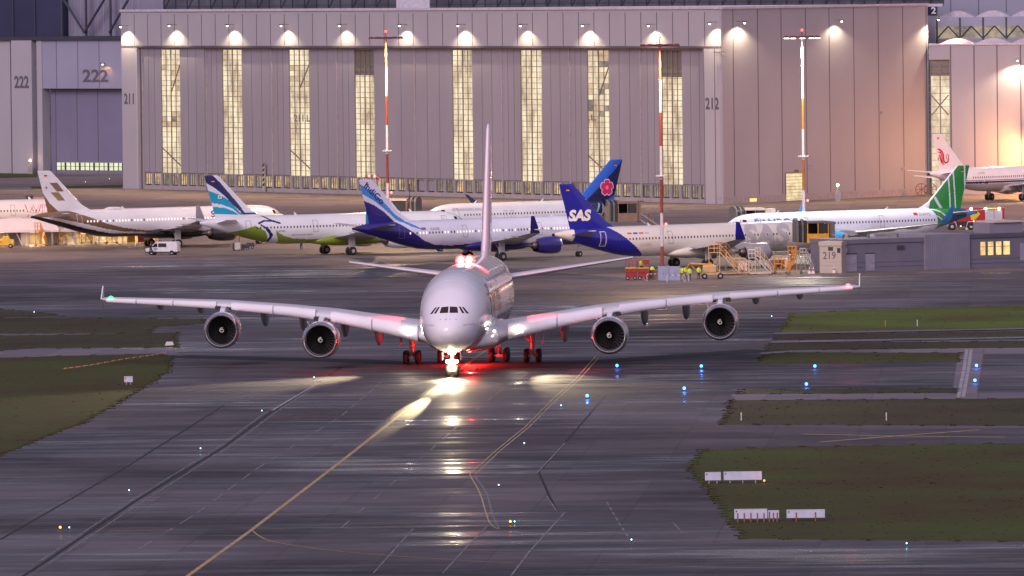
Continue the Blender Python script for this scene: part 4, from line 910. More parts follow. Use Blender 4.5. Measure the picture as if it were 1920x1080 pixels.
b.box(lx(744), lx(806), -.15, .7, .5, 8, 0)
for i in range(64):
    u = i*nL/63; b.box(u-.08, u+.08, .02, .12, .5, 8, 2)
    if i % 2 == 0: b.tube((u, .1, .5), (u+2.6, .1, 4.5), .12, 4, 2)
b.box(0, nL, -.1, -.02, 1.2, 1.28, 2); b.build('glazing', [M_roof, M_greyg, M_steel], cl)
# side wall
Wr = Wall('hangar', 'pink lit side wall of the long hangar with one low lit doorway', (1355.5, 383), (1743, 365)); R2_ = Wr.root
b = MB(); b.box(0.02, Wr.L, 0, .4, 1.2, ZT-.02); b.box(0.02, Wr.L, -.12, 1.4, 0, 1.2, 2); b.box(-.05, Wr.L+.1, -.2, 1.55, ZT-.02, ZT+.35, 3)
for px in (1376, 1422, 1466, 1512, 1556, 1602, 1648, 1694, 1738):
    u = X_(Wr, px); b.box(u-.11, u+.11, -.012, .05, 1.25, ZT-.1, 1)
for z in (6, 11, 16, 21, 26): b.box(0.05, Wr.L-.02, -.006, .05, z, z+.04, 2)

sw = b.build('side_wall', [M_warm, M_seamd, M_plinth, M_roof], R2_)
b = MB(); ua, ub = X_(Wr, 1473, 350), X_(Wr, 1507, 350); b.box(ua-.1, ub+.1, -.14, -.1, .05, 5.0, 1); b.box(ua, ub, -.17, -.15, .1, 4.8, 0)
for i in range(9): b.box(ua, ub, -.2, -.175, .3+i*.55, .36+i*.55, 1)
b.build('lit_doorway', [glow_mat('doorway_glow', (.55, .40, .22), (.95, .78, .45), .95, .5), M_mull], R2_)
b = MB(); u, z = Wr.uz(1493, 322); b.box(u-.6, u+.6, -.1, 0, z-.35, z+.35); b.build('vent', M_seamd, R2_)
for px, py in ((1652, 211), (1519, 313), (1692, 316)):
    u, z = Wr.uz(px, py); b = MB(); b.box(u-.2, u+.2, -.3, 0, z-.25, z+.25); b.build('junction_box', M_plinth, R2_)
b = MB(); u = X_(Wr, 1411, 377); b.box(u-.9, u+.9, -.22, -.125, .25, .75); b.build('low_grille', mat('glow_grille', (.3, .2, .1), .5, emit=(1, .55, .15), es=1.6, var=0), R2_)
for px, py in ((1382, 44), (1564, 41), (1745, 38)): wall_lamp(Wr, px, py, R2_, 3000 if px < 1740 else 4500, size=140, colr=(1, .78, .48))
# right hangar ------------------------------------------------------------
Wq = Wall('hangar', 'lower pink grey hangar at far right with a tall lit glass strip', (1743, 365.5), (1920, 364)); R3_ = Wq.root; L3 = 40
zq = Wq.uz(1780, 85)[1]; ua, ub = X_(Wq, 1743), X_(Wq, 1781); zt = Wq.uz(1760, 112)[1]
b = MB(); b.box(ub, L3, .3, 1.5, 0, zq); b.box(.1, ub, .3, 1.5, zt, zq); b.box(-.0, L3, .1, 1.6, zq, zq+.3, 3)
for px in (1783, 1827, 1870, 1914, 1958, 2002): u = X_(Wq, px); b.box(u-.11, u+.11, .28, .4, .1, zq-.1, 1)
b.box(ub, L3, .2, .5, .02, 1.2, 2); b.build('front_wall', [M_warm, M_seamd, M_plinth, M_roof], R3_)
b = MB(); b.box(ua+.15, ub, .8, .84, .2, zt, 0); mull_window(b, ua+.2, ub-.05, .7, .2, zt, 2, 20, .1, .06); b.box(ua+.15, ub, .76, .79, zt*.88, zt, 2)
b.tube((ua+.3, .72, 14), (ub-.3, .72, 17.5), .12, 5, 1); b.tube((ua+.3, .72, 17.5), (ub-.3, .72, 14), .12, 5, 1); b.build('glass_strip', [M_lit, M_mull, mat('dim_roof_void', (.16, .14, .12))], R3_)
wall_lamp(Wq, 1909, 114, R3_, 5000, size=140, colr=(1, .78, .48))
b = MB(); u = X_(Wq, 1938, 300); b.tube((u, .2, 8), (u, -3, 8.5), .1); b.box(u-.5, u+.5, -4, -3, 8.3, 8.7); b.build('sodium_lamp', M_fix, R3_)
lamp('sodium_light', 'POINT', (u, -4.5, 7.8), 15000, (1, .36, .08), R3_, rad=.4)
b = MB(); zb = Wq.uz(1800, 82, 14)[1]
za, zc = Wq.uz(1800, 72, 14)[1], Wq.uz(1800, 49, 14)[1]; zd = Wq.uz(1800, 32, 14)[1]
b.box(.2, 60, 14, 15, 20, za, 0); b.box(.2, 60, 14.3, 15, za, zc, 1); b.box(.2, 60, 14, 15.2, zc, zd, 0)
for i in range(14):
    u = .5+i*4.1; b.box(u-.15, u+.15, 13.9, 14.4, 20, zd-.1, 2)
    b.tube((u, 14.1, za), (u+2, 14.1, zc), .12, 4, 2); b.tube((u+2, 14.1, zc), (u+4, 14.1, za), .12, 4, 2)
b.build('roof_truss_band', [M_blue, M_lit3, M_steel], R3_)
b = MB()
for i in range(6):
    pts = [(2+i*6.3+6*t, zq+.3+.9*math.sin(math.pi*t)) for t in [k/8 for k in range(9)]]; b.prism(pts, 2, 11)
    pts = [(1+i*6.3+6*t, zd+.0+1.1*math.sin(math.pi*t)) for t in [k/8 for k in range(9)]]; b.prism(pts, 15, 24)
b.build('roof_skylight', M_roof, R3_, smooth=False)
b = MB(); b.box(-6, 60, 40, 41, 25, 60, 0)
for i in range(14): b.box(-4+i*5, -3.9+i*5, 39.9, 40, 25, 60, 1)
ua, ub = X_(Wq, 1742, 10, 39.5), X_(Wq, 1756, 10, 39.5); zz = Wq.uz(1750, 27, 39.5)[1]; b.box(ua-1, ub, 39.6, 39.95, zz, 60, 2)
b.build('rear_wall', [M_blue, M_seamd, M_navyg], R3_)
wtext(Wq, '2', 1746, 1755, 13, 26, R3_, m=M_spin, back=39.5, y=0)
# left hangar -------------------------------------------------------------
Wl = Wall('hangar', 'blue grey hangar at far left numbered 222 with a lit strip above its door sill', (0, 325), (228, 327)); R4_ = Wl.root
zl = Wl.uz(100, 75)[1]; zr = Wl.uz(150, 166)[1]; ud = X_(Wl, 82, 300); L4 = Wl.L
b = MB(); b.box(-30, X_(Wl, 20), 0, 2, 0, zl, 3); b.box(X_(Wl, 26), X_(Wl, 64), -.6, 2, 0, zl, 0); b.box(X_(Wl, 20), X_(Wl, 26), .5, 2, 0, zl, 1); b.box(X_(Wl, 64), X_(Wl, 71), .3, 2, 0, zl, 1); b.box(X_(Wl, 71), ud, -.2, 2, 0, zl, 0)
b.box(ud, L4+20, 0, 2, zr, zl, 2)
for px in (107, 147, 187): u = X_(Wl, px); b.box(u-.1, u+.1, -.015, .05, zr+.05, zl-.1, 1)
b.box(-30, L4+20, -.7, 1, zl, zl+.5, 4)
fw_ = b.build('front_wall', [M_panel, mat('dark_groove', (.12, .11, .16), .6), M_blue, M_panel, M_steel], R4_)  # darker material for the grooves and panel seams
b = MB(); b.box(ud+.2, L4+20, 2.1, 2.5, 0, zr+1, 0)
for px in (105, 145, 184): u = X_(Wl, px, 250, 2.1); b.box(u-.1, u+.1, 2.08, 2.2, .1, zr, 1)
dl = b.build('sliding_door', [mat('blue_door_panel', (.17, .16, .25), .55, var=.06, scale=.15), M_seamd], R4_)
b = MB(); za, zb = Wl.uz(150, 319, 2)[1], Wl.uz(150, 305, 2)[1]; b.box(X_(Wl, 92), L4+2, 1.98, 2.02, za, zb, 0)
for i in range(16): u = X_(Wl, 92)+i*(L4-X_(Wl, 92))/15; b.box(u-.1-(.25 if i % 3 == 2 else 0), u+.1, 1.9, 1.975, za, zb, 1)
b.box(X_(Wl, 92), L4+2, 1.92, 1.97, (za+zb)/2-.04, (za+zb)/2+.04, 1); b.build('glass_strip', [M_lit4, M_steel], dl)
wtext(Wl, '222', 155, 203, 130, 154, fw_); wtext(Wl, '222', 31, 58, 142, 165, fw_, y=-.65)
b = MB(); b.box(-40, X_(Wl, 115, 30, 6), 6, 8, zl+.5, zl+30, 0); b.box(X_(Wl, 115, 30, 6), L4+40, 8, 9, zl+.5, zl+30, 2); b.box(-40, L4+40, 3, 7.8, zl+.2, zl+.7, 1)
for px in (25, 66): u = X_(Wl, px, 30, 6); b.box(u-.2, u+.2, 5.8, 6, zl+.5, zl+30, 1)
for px, px2 in ((120, 158), (195, 158), (240, 205)):
    ua, z1 = Wl.uz(px, 0, 5); ub, z2 = Wl.uz(px2, 61, 5); b.tube((ua, 5, z1), (ub, 5, z2), .28, 6, 1)
for px in (113, 158, 204): u = X_(Wl, px, 30, 5); b.tube((u, 5.5, zl+.6), (u, 5.5, zl+30), .3, 6, 1)
for i in range(14): u = X_(Wl, 120, 30, 8)+i*1.6; b.box(u-.1, u+.1, 7.9, 8, zl+.5, zl+30, 3)
b.build('truss_storey', [M_navyg, M_steel, mat('pale_backing', (.20, .19, .27), .6, var=.1, scale=.3), M_blue], R4_)
b = MB(); u, z = Wl.uz(200, 120); b.tube((u-1.6, -.1, z+.2), (u, -1.2, z+.2), .06); b.box(u-.4, u+.4, -1.5, -.9, z, z+.25); o = b.build('wall_lamp', M_fix, R4_)
light_ball('lamp_lens', o, (u, -1.2, z), .22, (1, .5, .1), 8); lamp('wall_light', 'SPOT', (u, -1.2, z-.2), 350, (1, .45, .12), R4_, aim=(0, .3, -1), size=130, rad=.15)
# ---------------------------------------------------------------- masts
M_mr = mat('mast_red', (.28, .05, .03), .5); M_mw = mat('mast_white', (.60, .58, .60), .5); M_my = mat('mast_orange', (.45, .17, .03), .5)
def mast(px, gy, bands, label, lit=False, power=0, warm=(1, .62, .32), bulb=False, rad=.21):
    p = G(px, gy); t = thing('light_mast', label, 'light mast', p, 0, 'red and white apron light masts'); Ht = 30.4; n = len(bands); z = Ht
    dz = 64/G_s(gy, px)
    b = MB(); z1 = Ht
    for k, c in enumerate(bands):
        z0 = max(0, z1-4.35) if k < n-1 else 0; r1 = rad*.62+rad*.5*(1-z1/Ht); r0 = rad*.62+rad*.5*(1-z0/Ht)
        b.tube((0, 0, z0), (0, 0, z1), r0, 14, c, r2=r1, cap=False); z1 = z0
    b.build('pole', [M_mr, M_mw, M_my], t, smooth=True)
    b = MB(); b.tube((0, 0, 13.4), (0, 0, 13.55), .75, 12); b.build('climb_ring', M_mw, t)
    b = MB(); b.lathe([(Ht-.1, 1.3), (Ht+.1, 1.35), (Ht+.15, 1.3)], (0, 0, 0), 16, 0, 'z'); b.tube((-2.3, 0, Ht+.05), (2.3, 0, Ht+.05), .09); b.tube((0, -2, Ht), (0, 2, Ht), .09); b.tube((-1.3, -1.3, Ht), (1.3, 1.3, Ht), .07); b.tube((-1.3, 1.3, Ht), (1.3, -1.3, Ht), .07)
    b.tube((0, 0, Ht), (0, 0, Ht+.9), .05)
    for k in range(5): b.tube((1.3*math.cos(k*1.256), 1.3*math.sin(k*1.256), Ht), (.2*math.cos(k*1.256), .2*math.sin(k*1.256), Ht-.1), .05)
    hd = b.build('head_frame', mat('mast_head_red', (.14, .03, .03), .5), t)
    for x, y in ((-2.2, 0), (-1.3, -1.3), (0, -2), (1.3, -1.3), (2.2, 0), (1.3, 1.3), (-1.3, 1.3)):
        b = MB(); b.prism([(x-.42, Ht-.1), (x+.42, Ht-.1), (x+.3, Ht+.22), (x-.3, Ht+.22)], y-.3, y+.3); f = b.build('floodlight', mat('mast_head_red', (.2, .03, .03)), hd, bevel=.03)
        if lit and y <= 0:
            b = MB(); b.box(x-.36, x+.36, y-.26, y+.2, Ht-.2, Ht-.11); b.build('floodlight_lens', mat('flood_glow', (.1, .1, .1), emit=(1, .86, .62), es=7, var=0), f)
    light_ball('obstruction_light', t, (0, 0, Ht+1.0), .17, (1, .04, .03), 8); light_ball('obstruction_light', t, (.55, -.2, 7.2), .17, (1, .08, .06), 8)
    if power: lamp('flood_light', 'SPOT', (0, -2.4, Ht-.8), power, warm, t, aim=(0, 0, -1), size=165, blend=.4, rad=.9)
    return t
def G_s(gy, px): return F/(G(px, gy).y)
mast(728, 451, [2, 1, 0, 1, 0, 1, 0], 'striped light mast behind the indigo airliner fin, leftmost of the three masts', power=.5e5)  # top band orange: lamplight on the red is put into its paint
mast(1242, 524, [0, 1, 0, 1, 0, 1, 0], 'striped light mast rising from two grey cabinets, middle mast', power=.25e5)
mast(1508, 471, [1, 1, 2, 1, 2, 1, 0], 'striped light mast with lit floodlights by the right hangar wall', lit=True, power=.45e5, warm=(1, .88, .72))  # top band white: floodlight washing out its orange is put into the paint
# masts beyond the frame that flood the apron
for x, y, pw, wc in ((-118, 1430, 3.0e5, (1, .46, .20)), (118, 1430, 2.0e5, (1, .46, .24)), (-100, 1290, 1.6e5, (1, .52, .26))):
    t = thing('light_mast', 'pale apron floodlight mast standing outside the picture', 'light mast', (x, y, 0), 0, 'masts outside the picture'); b = MB(); b.tube((0, 0, 0), (0, 0, 30), .3, 10); b.box(-2, 2, -.5, .5, 29.8, 30.3); b.build('pole', M_mw, t)
    lamp('flood_light', 'SPOT', (0, 0, 29.5), pw, wc, t, aim=(-.2 if x > 0 else .2, .12, -1), size=170, blend=.3, rad=1)
# ---------------------------------------------------------------- jet bridges
M_bel = mat('grey_bellows', (.12, .12, .12), .7); M_bry = mat('bridge_yellow', (.62, .30, .02), .45); M_brw = mat('bridge_pale', (.5, .44, .40), .5); M_brb = mat('bridge_brown', (.20, .12, .09), .6)
def bridge(label, loc, rz, cab_m, roof_m, ln=14, open_=False):
    """canopy at x=0 facing -x, tunnel running to +x"""
    t = thing('jet_bridge', label, 'jet bridge', loc, rz, 'jet bridges at aircraft noses')
    b = MB()
    for k in range(4):
        x = k*.35; w = 1.75-.04*k; pts = [(-w, 3.2), (-w, 5.6)]+[(w*math.cos(a), 5.6+.75*math.sin(a)) for a in [math.pi*(1-i/8) for i in range(1, 8)]]+[(w, 5.6), (w, 3.2)]
        b.prism([(p[0], p[1]) for p in pts], x, x+.28, k % 2, 'x')
    b.build('canopy_bellows', [M_bel, M_black], t)
    b = MB(); b.box(1.4, 4.4, -1.7, 1.7, 3.1, 3.3); b.box(1.4, 4.4, -1.7, 1.7, 5.75, 6.05, 1)
    b.box(1.4, 4.4, -1.7, -1.6, 3.3, 4.35, 2)
    for x, y in ((1.45, -1.65), (4.3, -1.65), (1.45, 1.6), (4.3, 1.6), (2.9, -1.65)): b.box(x, x+.12, y, y+.12, 3.3, 5.75, 0)
    b.box(1.5, 4.35, 1.55, 1.6, 3.3, 5.7, 3); b.box(3.1, 4.3, -1.68, -1.62, 4.4, 5.7, 3)
    c = b.build('cabin', [cab_m, roof_m, cab_m, M_black], t)
    b = MB(); b.box(4.45, 4.45+ln, -1.3, 1.3, 3.1, 5.8); b.box(4.45+ln*.5, 4.5+ln, -1.45, 1.45, 3.0, 5.95, 0); b.build('tunnel', [roof_m], t, bevel=.05)
    b = MB()
    for y in (-1.2, 1.2): b.tube((7, y, .7), (7, y, 4.2), .14, 8)
    b.box(6.7, 7.3, -1.6, 1.6, .7, .95); b.tube((7, -1.2, 2), (7, 1.2, 3.2), .06); l = b.build('lift_column', cab_m, t)
    for y in (-1.3, 1.3):
        b = MB(); wheel(b, 7, y, .45, .45, .35); b.build('wheel', [M_tyre, M_hub], l, smooth=True)
    b = MB()
    for y in (-1.55, -2.35): b.tube((4.8, y, 3.3), (9.2, y, .3), .05, 6); b.tube((4.8, y, 4.3), (9.2, y, 1.3), .035, 6)
    for i in range(12): q = i/12; b.box(4.8+4.4*q-.12, 4.8+4.4*q+.12, -2.35, -1.55, 3.25-3*q, 3.29-3*q)
    b.build('service_stairs', M_strut, t)
    return t
def nose_pos(R, x, side, off): # a point beside an aircraft door
    m = Matrix.Rotation(R.rotation_euler.z, 4, 'Z'); return Vector(R.location)+m.to_3x3() @ Vector((x, side*off, 0))
br = bridge('yellow cabin jet bridge docked beside the low building numbered 219', (0, 0, 0), 0, M_bry, M_bel, ln=.8)
br.location = G(1492, 500)+Vector((0, 3.5, 0)); br.rotation_euler.z = math.radians(8)
for lb, px, gy, rz, cm, rm, ln in (('pale roofed jet bridge above the cream airliner, right of its blue winglet', 1374, 470, 15, M_brb, M_brw, 1.5), ('tan jet bridge behind the royal blue tail fin', 1136, 455, 15, M_brb, M_brb, .6), ('brown jet bridge at the nose of the airliner with the pink flower', 786, 447, 165, M_brb, M_brw, .5), ('pink roofed jet bridge behind the bronze striped tail', 46, 443, 4, M_brb, mat('pink_roof', (.40, .24, .22), .6), 3)):
    o = bridge(lb, G(px, gy), math.radians(rz), cm, rm, ln)
# ---------------------------------------------------------------- low building 219
M_wall = mat('grey_blue_wall', (.13, .125, .17), .6, var=.08, scale=.4); M_wall2 = mat('corrugated_wall', (.19, .185, .24), .6, var=.05, scale=.5); M_cwall = mat('cream_end_wall', (.38, .34, .31), .6, var=.06, scale=.5); M_door = mat('metal_door', (.24, .23, .29), .5)
Wb = Wall('service_building', 'low grey flat roofed building numbered 219 with yellow lit windows', (1580, 511), (1920, 500), 'building'); Rb = Wb.root
def zz(px, py): return Wb.uz(px, py)[1]
ht = zz(1600, 449); x1 = X_(Wb, 1732, 480); x2 = X_(Wb, 1816, 480); Lb = Wb.L+14
b = MB(); b.box(0, x1, 0, 8, 0, ht-.55, 0); b.box(-.1, x1, -.18, 8.1, ht-.55, ht, 0); b.box(x1, x2, -.35, 8, 0, ht+.35, 1); b.box(x2, Lb, 0, 8, 0, ht-.3, 0); b.box(x2, Lb+.1, -.2, 8.2, ht-.3, ht+.2, 2)
for i in range(int((x2-x1)/.3)): b.box(x1+.1+i*.3, x1+.2+i*.3, -.4, -.35, .1, ht+.3, 1)
for z in (.6, 1.2): b.box(.0, x1-.01, -.03, .01, z, z+.05, 2); b.box(x2+.01, Lb, -.03, .01, z, z+.05, 2)
for u in (2, 6, 10.5): b.tube((u, 3, ht), (u, 3, ht+.5), .12, 8, 2)
b.build('walls', [M_wall, M_wall2, mat('dark_fascia', (.07, .07, .10), .5)], Rb)
for a, c in ((1584, 1606), (1623, 1640)):
    ua, ub = X_(Wb, a, 500), X_(Wb, c, 500); q = MB(); q.box(ua, ub, -.06, .02, .1, 2.35); q.box(ua-.08, ub+.08, -.04, .01, 2.35, 2.5, 1); d = q.build('door', [M_door, M_black], Rb)
    q = MB(); q.box(ub-.25, ub-.15, -.12, -.06, 1.1, 1.2); q.build('handle', M_steel, d)
q = MB(); q.box(X_(Wb, 1679), X_(Wb, 1691), -.25, 0, zz(1685, 467), zz(1685, 460)); q.build('vent', M_steel, Rb)
q = MB(); q.box(X_(Wb, 1576, 470)-0, X_(Wb, 1585, 470), -.5, 0, zz(1580, 474), zz(1580, 464)); q.build('air_conditioner', M_door, Rb)
M_ylit = glow_mat('yellow_room', (.60, .34, .10), (1., .74, .30), 1.05, .8)
for a, c in ((1835, 1845), (1849, 1860), (1864, 1875), (1878, 1891)):
    ua, ub = X_(Wb, a), X_(Wb, c); z0, z1 = zz(1860, 478), zz(1860, 453); q = MB(); q.box(ua, ub, -.01, .01, z0, z1, 0); q.box(ua-.05, ub+.05, -.07, -.012, (z0+z1)/2+.2, (z0+z1)/2+.27, 1)
    for u_ in (ua-.06, ub-.02): q.box(u_, u_+.08, -.08, -.011, z0, z1, 1)
    q.build('window', [M_ylit, M_mull], Rb)
q = MB(); q.box(X_(Wb, 1910), X_(Wb, 1920), -.04, 0, zz(1915, 488), zz(1915, 456)); q.build('door', [M_door], Rb)
q = MB(); q.box(X_(Wb, 1868), X_(Wb, 1930), 2.0, 6, ht+.2, ht+1.6); q.box(X_(Wb, 1875), X_(Wb, 1935), 1.7, 6.3, ht+1.6, ht+1.8, 1); q.build('roof_unit', [M_wall2, M_brw], Rb)
We = Wall('service_building', 'cream block numbered 219 at the end of the low grey building', (1537, 512), (1578, 512), 'building'); he = We.uz(1555, 453)[1]
b = MB(); b.box(0, We.L, 0, 6, 0, he-.55); b.box(-.08, We.L+.08, -.12, 6.1, he-.55, he)
for z in (1.0, 1.45): b.box(.0, We.L, -.02, .01, z, z+.04, 1)
wb_ = b.build('walls', [M_cwall, M_plinth], We.root)
wtext(We, '219', 1543, 1567, 472, 486, wb_, bold=.01)
q = MB(); q.box(X_(We, 1550), X_(We, 1559), -.04, 0, We.uz(1555, 470)[1], We.uz(1555, 463)[1]); q.build('window', M_black, We.root)
q = MB(); q.box(X_(We, 1567), X_(We, 1573), -.05, 0, We.uz(1570, 474)[1], We.uz(1570, 465)[1]); q.build('window', M_black, We.root)
# ---------------------------------------------------------------- left shed
M_rw = mat('white_roof_sheet', (.62, .58, .62), .5, var=.05); M_lwall = mat('pale_shed_wall', (.50, .44, .35), .7, var=.08, scale=.4)
Ws_ = Wall('open_shed', 'long low shed with white roof and warm lit bays at far left', (-30, 462), (282, 457), 'shed'); q0 = Ws_.uz(50, 431)[1]
ux = X_(Ws_, 110, 440); b = MB()
pts = [(-.6, q0), (-.6, q0-.35), (12, q0-.35), (12, q0+1.0), (9, q0+1.45)]
b.prism(pts, -10, ux, 0, 'x'); b.prism([(-.3, q0-.15), (-.3, q0-.4), (9, q0-.4), (9, q0+.1)], ux, Ws_.L+2, 1, 'x'); b.build('roof', [M_rw, M_brw], Ws_.root)
b = MB(); b.box(-10, Ws_.L+2, 8.6, 8.9, 0, q0-.36)
for i in range(16): b.box(-10+i*2.5, -9.9+i*2.5, 8.55, 8.6, 0.02, q0-.37, 1)
for px in (30, 98, 102): u = X_(Ws_, px, 450); b.box(u-.9, u+.9, 2.5, 8.5, 0.01, q0-.38, 1 if px < 90 else 0)
b.build('back_wall', [M_lwall, M_plinth], Ws_.root)
for px in (14, 42, 47, 53, 98, 141, 185, 230):
    u = X_(Ws_, px, 450); b = MB(); b.box(u-.12, u+.12, -.2, .04, 0, q0-.36); b.build('post', M_strut, Ws_.root)
b = MB(); u = X_(Ws_, 28, 440); b.tube((u, -.1, 2.4), (u+1.1, -.1, .1), .07); b.build('brace', M_rw, Ws_.root)
for i, px in enumerate((70, 150, 210, 262, 5)):
    u = X_(Ws_, px, 450); b = MB(); b.box(u-.7, u+.7, 5.9, 6.1, q0-.55, q0-.47); b.build('tube_lamp', mat('tube_glow', (.1, .1, .1), emit=(1, .86, .6), es=6, var=0), Ws_.root)
    lamp('shed_light', 'AREA', (u, 5.5, q0-.6), 420 if i < 4 else 260, (1, .70, .36), Ws_.root, aim=(0, -.1, -1), size=3, rad=1.2)
# ---------------------------------------------------------------- equipment
M_or = mat('orange_steel', (.52, .22, .03), .45); M_tan = mat('tan_steel', (.60, .38, .18), .5); M_rd = mat('red_steel', (.32, .02, .02), .45); M_yl = mat('yellow_steel', (.62, .42, .04), .45); M_cab = mat('cabinet_grey', (.30, .33, .44), .5)
M_alu = mat('bare_aluminium', (.6, .56, .52), .4, .3)
def stairs(label, px, gy, hgt, run, plat, m, wid=1.0, rz=0, two=False, group='rolling access stairs'):
    t = thing('access_stairs', label, 'stairs', G(px, gy), rz, group)
    b = MB(); y0, y1 = -wid/2, wid/2; b.box(0, plat, y0, y1, hgt-.06, hgt)
    for x in (.05, plat-.05):
        for y in (y0, y1): b.tube((x, y, .2), (x, y, hgt), .045)
    b.tube((.05, y0, .3), (plat, y0, hgt-.2), .03); b.tube((.05, y1, hgt-.2), (plat, y1, .3), .03); b.tube((0, y0, .25), (plat+run, y0, .25), .05); b.tube((0, y1, .25), (plat+run, y1, .25), .05); b.build('platform', m, t)
    b = MB(); n = int(hgt/.24)
    for y in (y0, y1): b.tube((plat, y, hgt), (plat+run, y, .15), .07)
    for i in range(n): q = (i+.5)/n; b.box(plat+run*q-.11, plat+run*q+.11, y0, y1, hgt*(1-q), hgt*(1-q)+.035)
    b.build('flight', m, t)
    b = MB()
    for y in (y0, y1):
        b.path([(0, y, hgt+1.05), (plat, y, hgt+1.05), (plat+run, y, 1.0), (plat+run, y, .2)], .04); b.path([(0, y, hgt+.55), (plat, y, hgt+.55), (plat+run, y, .6)], .03)
        for x in (0, plat/2, plat): b.tube((x, y, hgt), (x, y, hgt+1.05), .04)
        for q in (.33, .66): b.tube((plat+run*q, y, hgt*(1-q)), (plat+run*q, y, hgt*(1-q)+1.0), .03)
    b.tube((0, y0, hgt+1.05), (0, y1, hgt+1.05), .04); b.tube((0, y0, hgt+.55), (0, y1, hgt+.55), .03); b.build('handrail', m, t)
    for x in (.1, plat+run-.1):
        for y in (y0, y1): b = MB(); wheel(b, x, y, .16, .16, .09); b.build('wheel', [M_tyre, M_hub], t, smooth=True)
    return t
stairs('tall tan access stairs with wide railed platform left of the grey engine', 1329, 516, 3.0, 2.6, 1.5, M_tan, 1.3)
stairs('second tall tan stairs close behind, its platform beside the wing', 1345, 513, 3.05, 2.3, 1.2, mat('dull_bronze_steel', (.34, .19, .09), .5), 1.1)
stairs('pale aluminium access stairs right of the grey engine', 1404, 516, 2.3, 2.0, .9, M_alu, 1.0)
stairs('narrow cream access stairs with yellow platform edge', 1416, 514, 2.4, 1.7, .7, mat('cream_steel', (.6, .48, .33), .5), .9)
stairs('low tan trestle steps between the two tall stairs', 1374, 515, 1.1, 1.4, 1.6, M_tan, 1.1)
stairs('orange docking stand with ladder beside the cream block', 1478, 514, 2.6, -1.2, 1.1, M_or, 1.6)
stairs('bright orange low stand with cage next to the docking stand', 1452, 513, 1.3, 1.1, 1.0, M_bry, 1.2)
stairs('thin grey steel stand just left of the cream block', 1500, 512, 2.2, 1.0, .8, M_strut, 1.0)
for k, (px, gy, m, h_, lb) in enumerate(((66, 461, M_or, 2.4, 'orange ladder stand in the brightest shed bay'), (104, 459, M_tan, 1.5, 'tan work stand beside a shed post'), (122, 459, M_alu, 1.4, 'pale work stand at the end of the shed roof'), (152, 457, M_brb, 1.5, 'brown curved stand under the dark belly'), (178, 457, M_alu, 1.3, 'grey work stand under the dark belly'), (200, 457, M_tan, 1.2, 'tan low stand right of the grey one under the belly'))):
    stairs(lb, px, gy, h_, .9, .8, m, .9, group='work stands along the shed')
def scissor(label, px, gy, h_, top):
    t = thing('scissor_lift', label, 'scissor lift', G(px, gy), 0, 'red scissor lifts'); w = 1.45
    b = MB(); b.box(0, w, -.6, .6, .28, .95); o = b.build('chassis', M_rd, t, bevel=.03)
    for x in (.25, w-.25):
        for y in (-.6, .6): b = MB(); wheel(b, x, y, .26, .26, .16); b.build('wheel', [M_tyre, M_hub], o, smooth=True)
    b = MB()
    for y in (-.45, .45):
        for z0 in (.95, 1.2): b.tube((.1, y, z0), (w-.1, y, z0+.25), .035); b.tube((w-.1, y, z0), (.1, y, z0+.25), .035)
    b.build('scissor_arms', M_rd, t)
    b = MB(); b.box(-.05, w+.05, -.65, .65, 1.5, 1.62, 1); b.box(0, w, -.67, -.63, .98, 1.48, 0)
    for x in (0, w*.33, w*.66, w):
        for y in (-.62, .62): b.tube((x, y, 1.6), (x, y, h_), .03)
    for z in (h_, (h_+1.6)/2):
        for y in (-.62, .62): b.tube((0, y, z), (w, y, z), .03)
        for x in (0, w): b.tube((x, -.62, z), (x, .62, z), .03)
    if top: b.box(w*.4, w, -.64, -.6, h_-.45, h_, 0)
    b.build('platform', [M_rd, M_yl], t)
scissor('red scissor lift with bare railing, leftmost of the pair', 1173, 525, 2.55, False); scissor('red scissor lift with a solid red panel on its railing', 1196, 525, 2.6, True)
for px, lb in ((1234, 'left grey cabinet at the foot of the middle mast'), (1255, 'right grey cabinet at the foot of the middle mast')):
    t = thing('switch_cabinet', lb, 'cabinet', G(px, 527.5), 0, 'grey cabinets at the mast'); b = MB(); b.box(0, 1.42, 0, .7, .05, 1.85); b.box(-.03, 1.45, -.03, .73, 1.85, 1.92); b.build('body', M_cab, t, bevel=.02)
    b = MB(); b.box(.04, .69, -.03, -.005, .12, 1.78); b.box(.73, 1.38, -.03, -.005, .12, 1.78); d = b.build('door', M_cab, t); b = MB(); b.box(.66, .70, -.07, -.032, .9, 1.05); b.build('handle', M_black, d)
def guard(label, px, gy, w):
    t = thing('guard_rail', label, 'guard rail', G(px, gy), 0, 'red and white guard rails'); b = MB()
    pts = [(0, 0, 0), (0, 0, .78), (.12, 0, .9), (w-.12, 0, .9), (w, 0, .78), (w, 0, 0)]
    for k in range(5): b.tube(Vector(pts[k]), Vector(pts[k+1]), .05, 8, 0)
    for k in range(3): b.tube((.2+k*w*.33, 0, .9), (.2+k*w*.33+w*.14, 0, .9), .056, 8, 1)
    b.build('rail', [M_mw, M_mr], t, smooth=True)
guard('red and white guard rail left of the grey cabinets', 1213, 527, 1.5); guard('red and white guard rail in front of the right grey cabinet', 1251, 529.5, 2.3); guard('short red guard rail by the two workers', 1281, 527, .7)
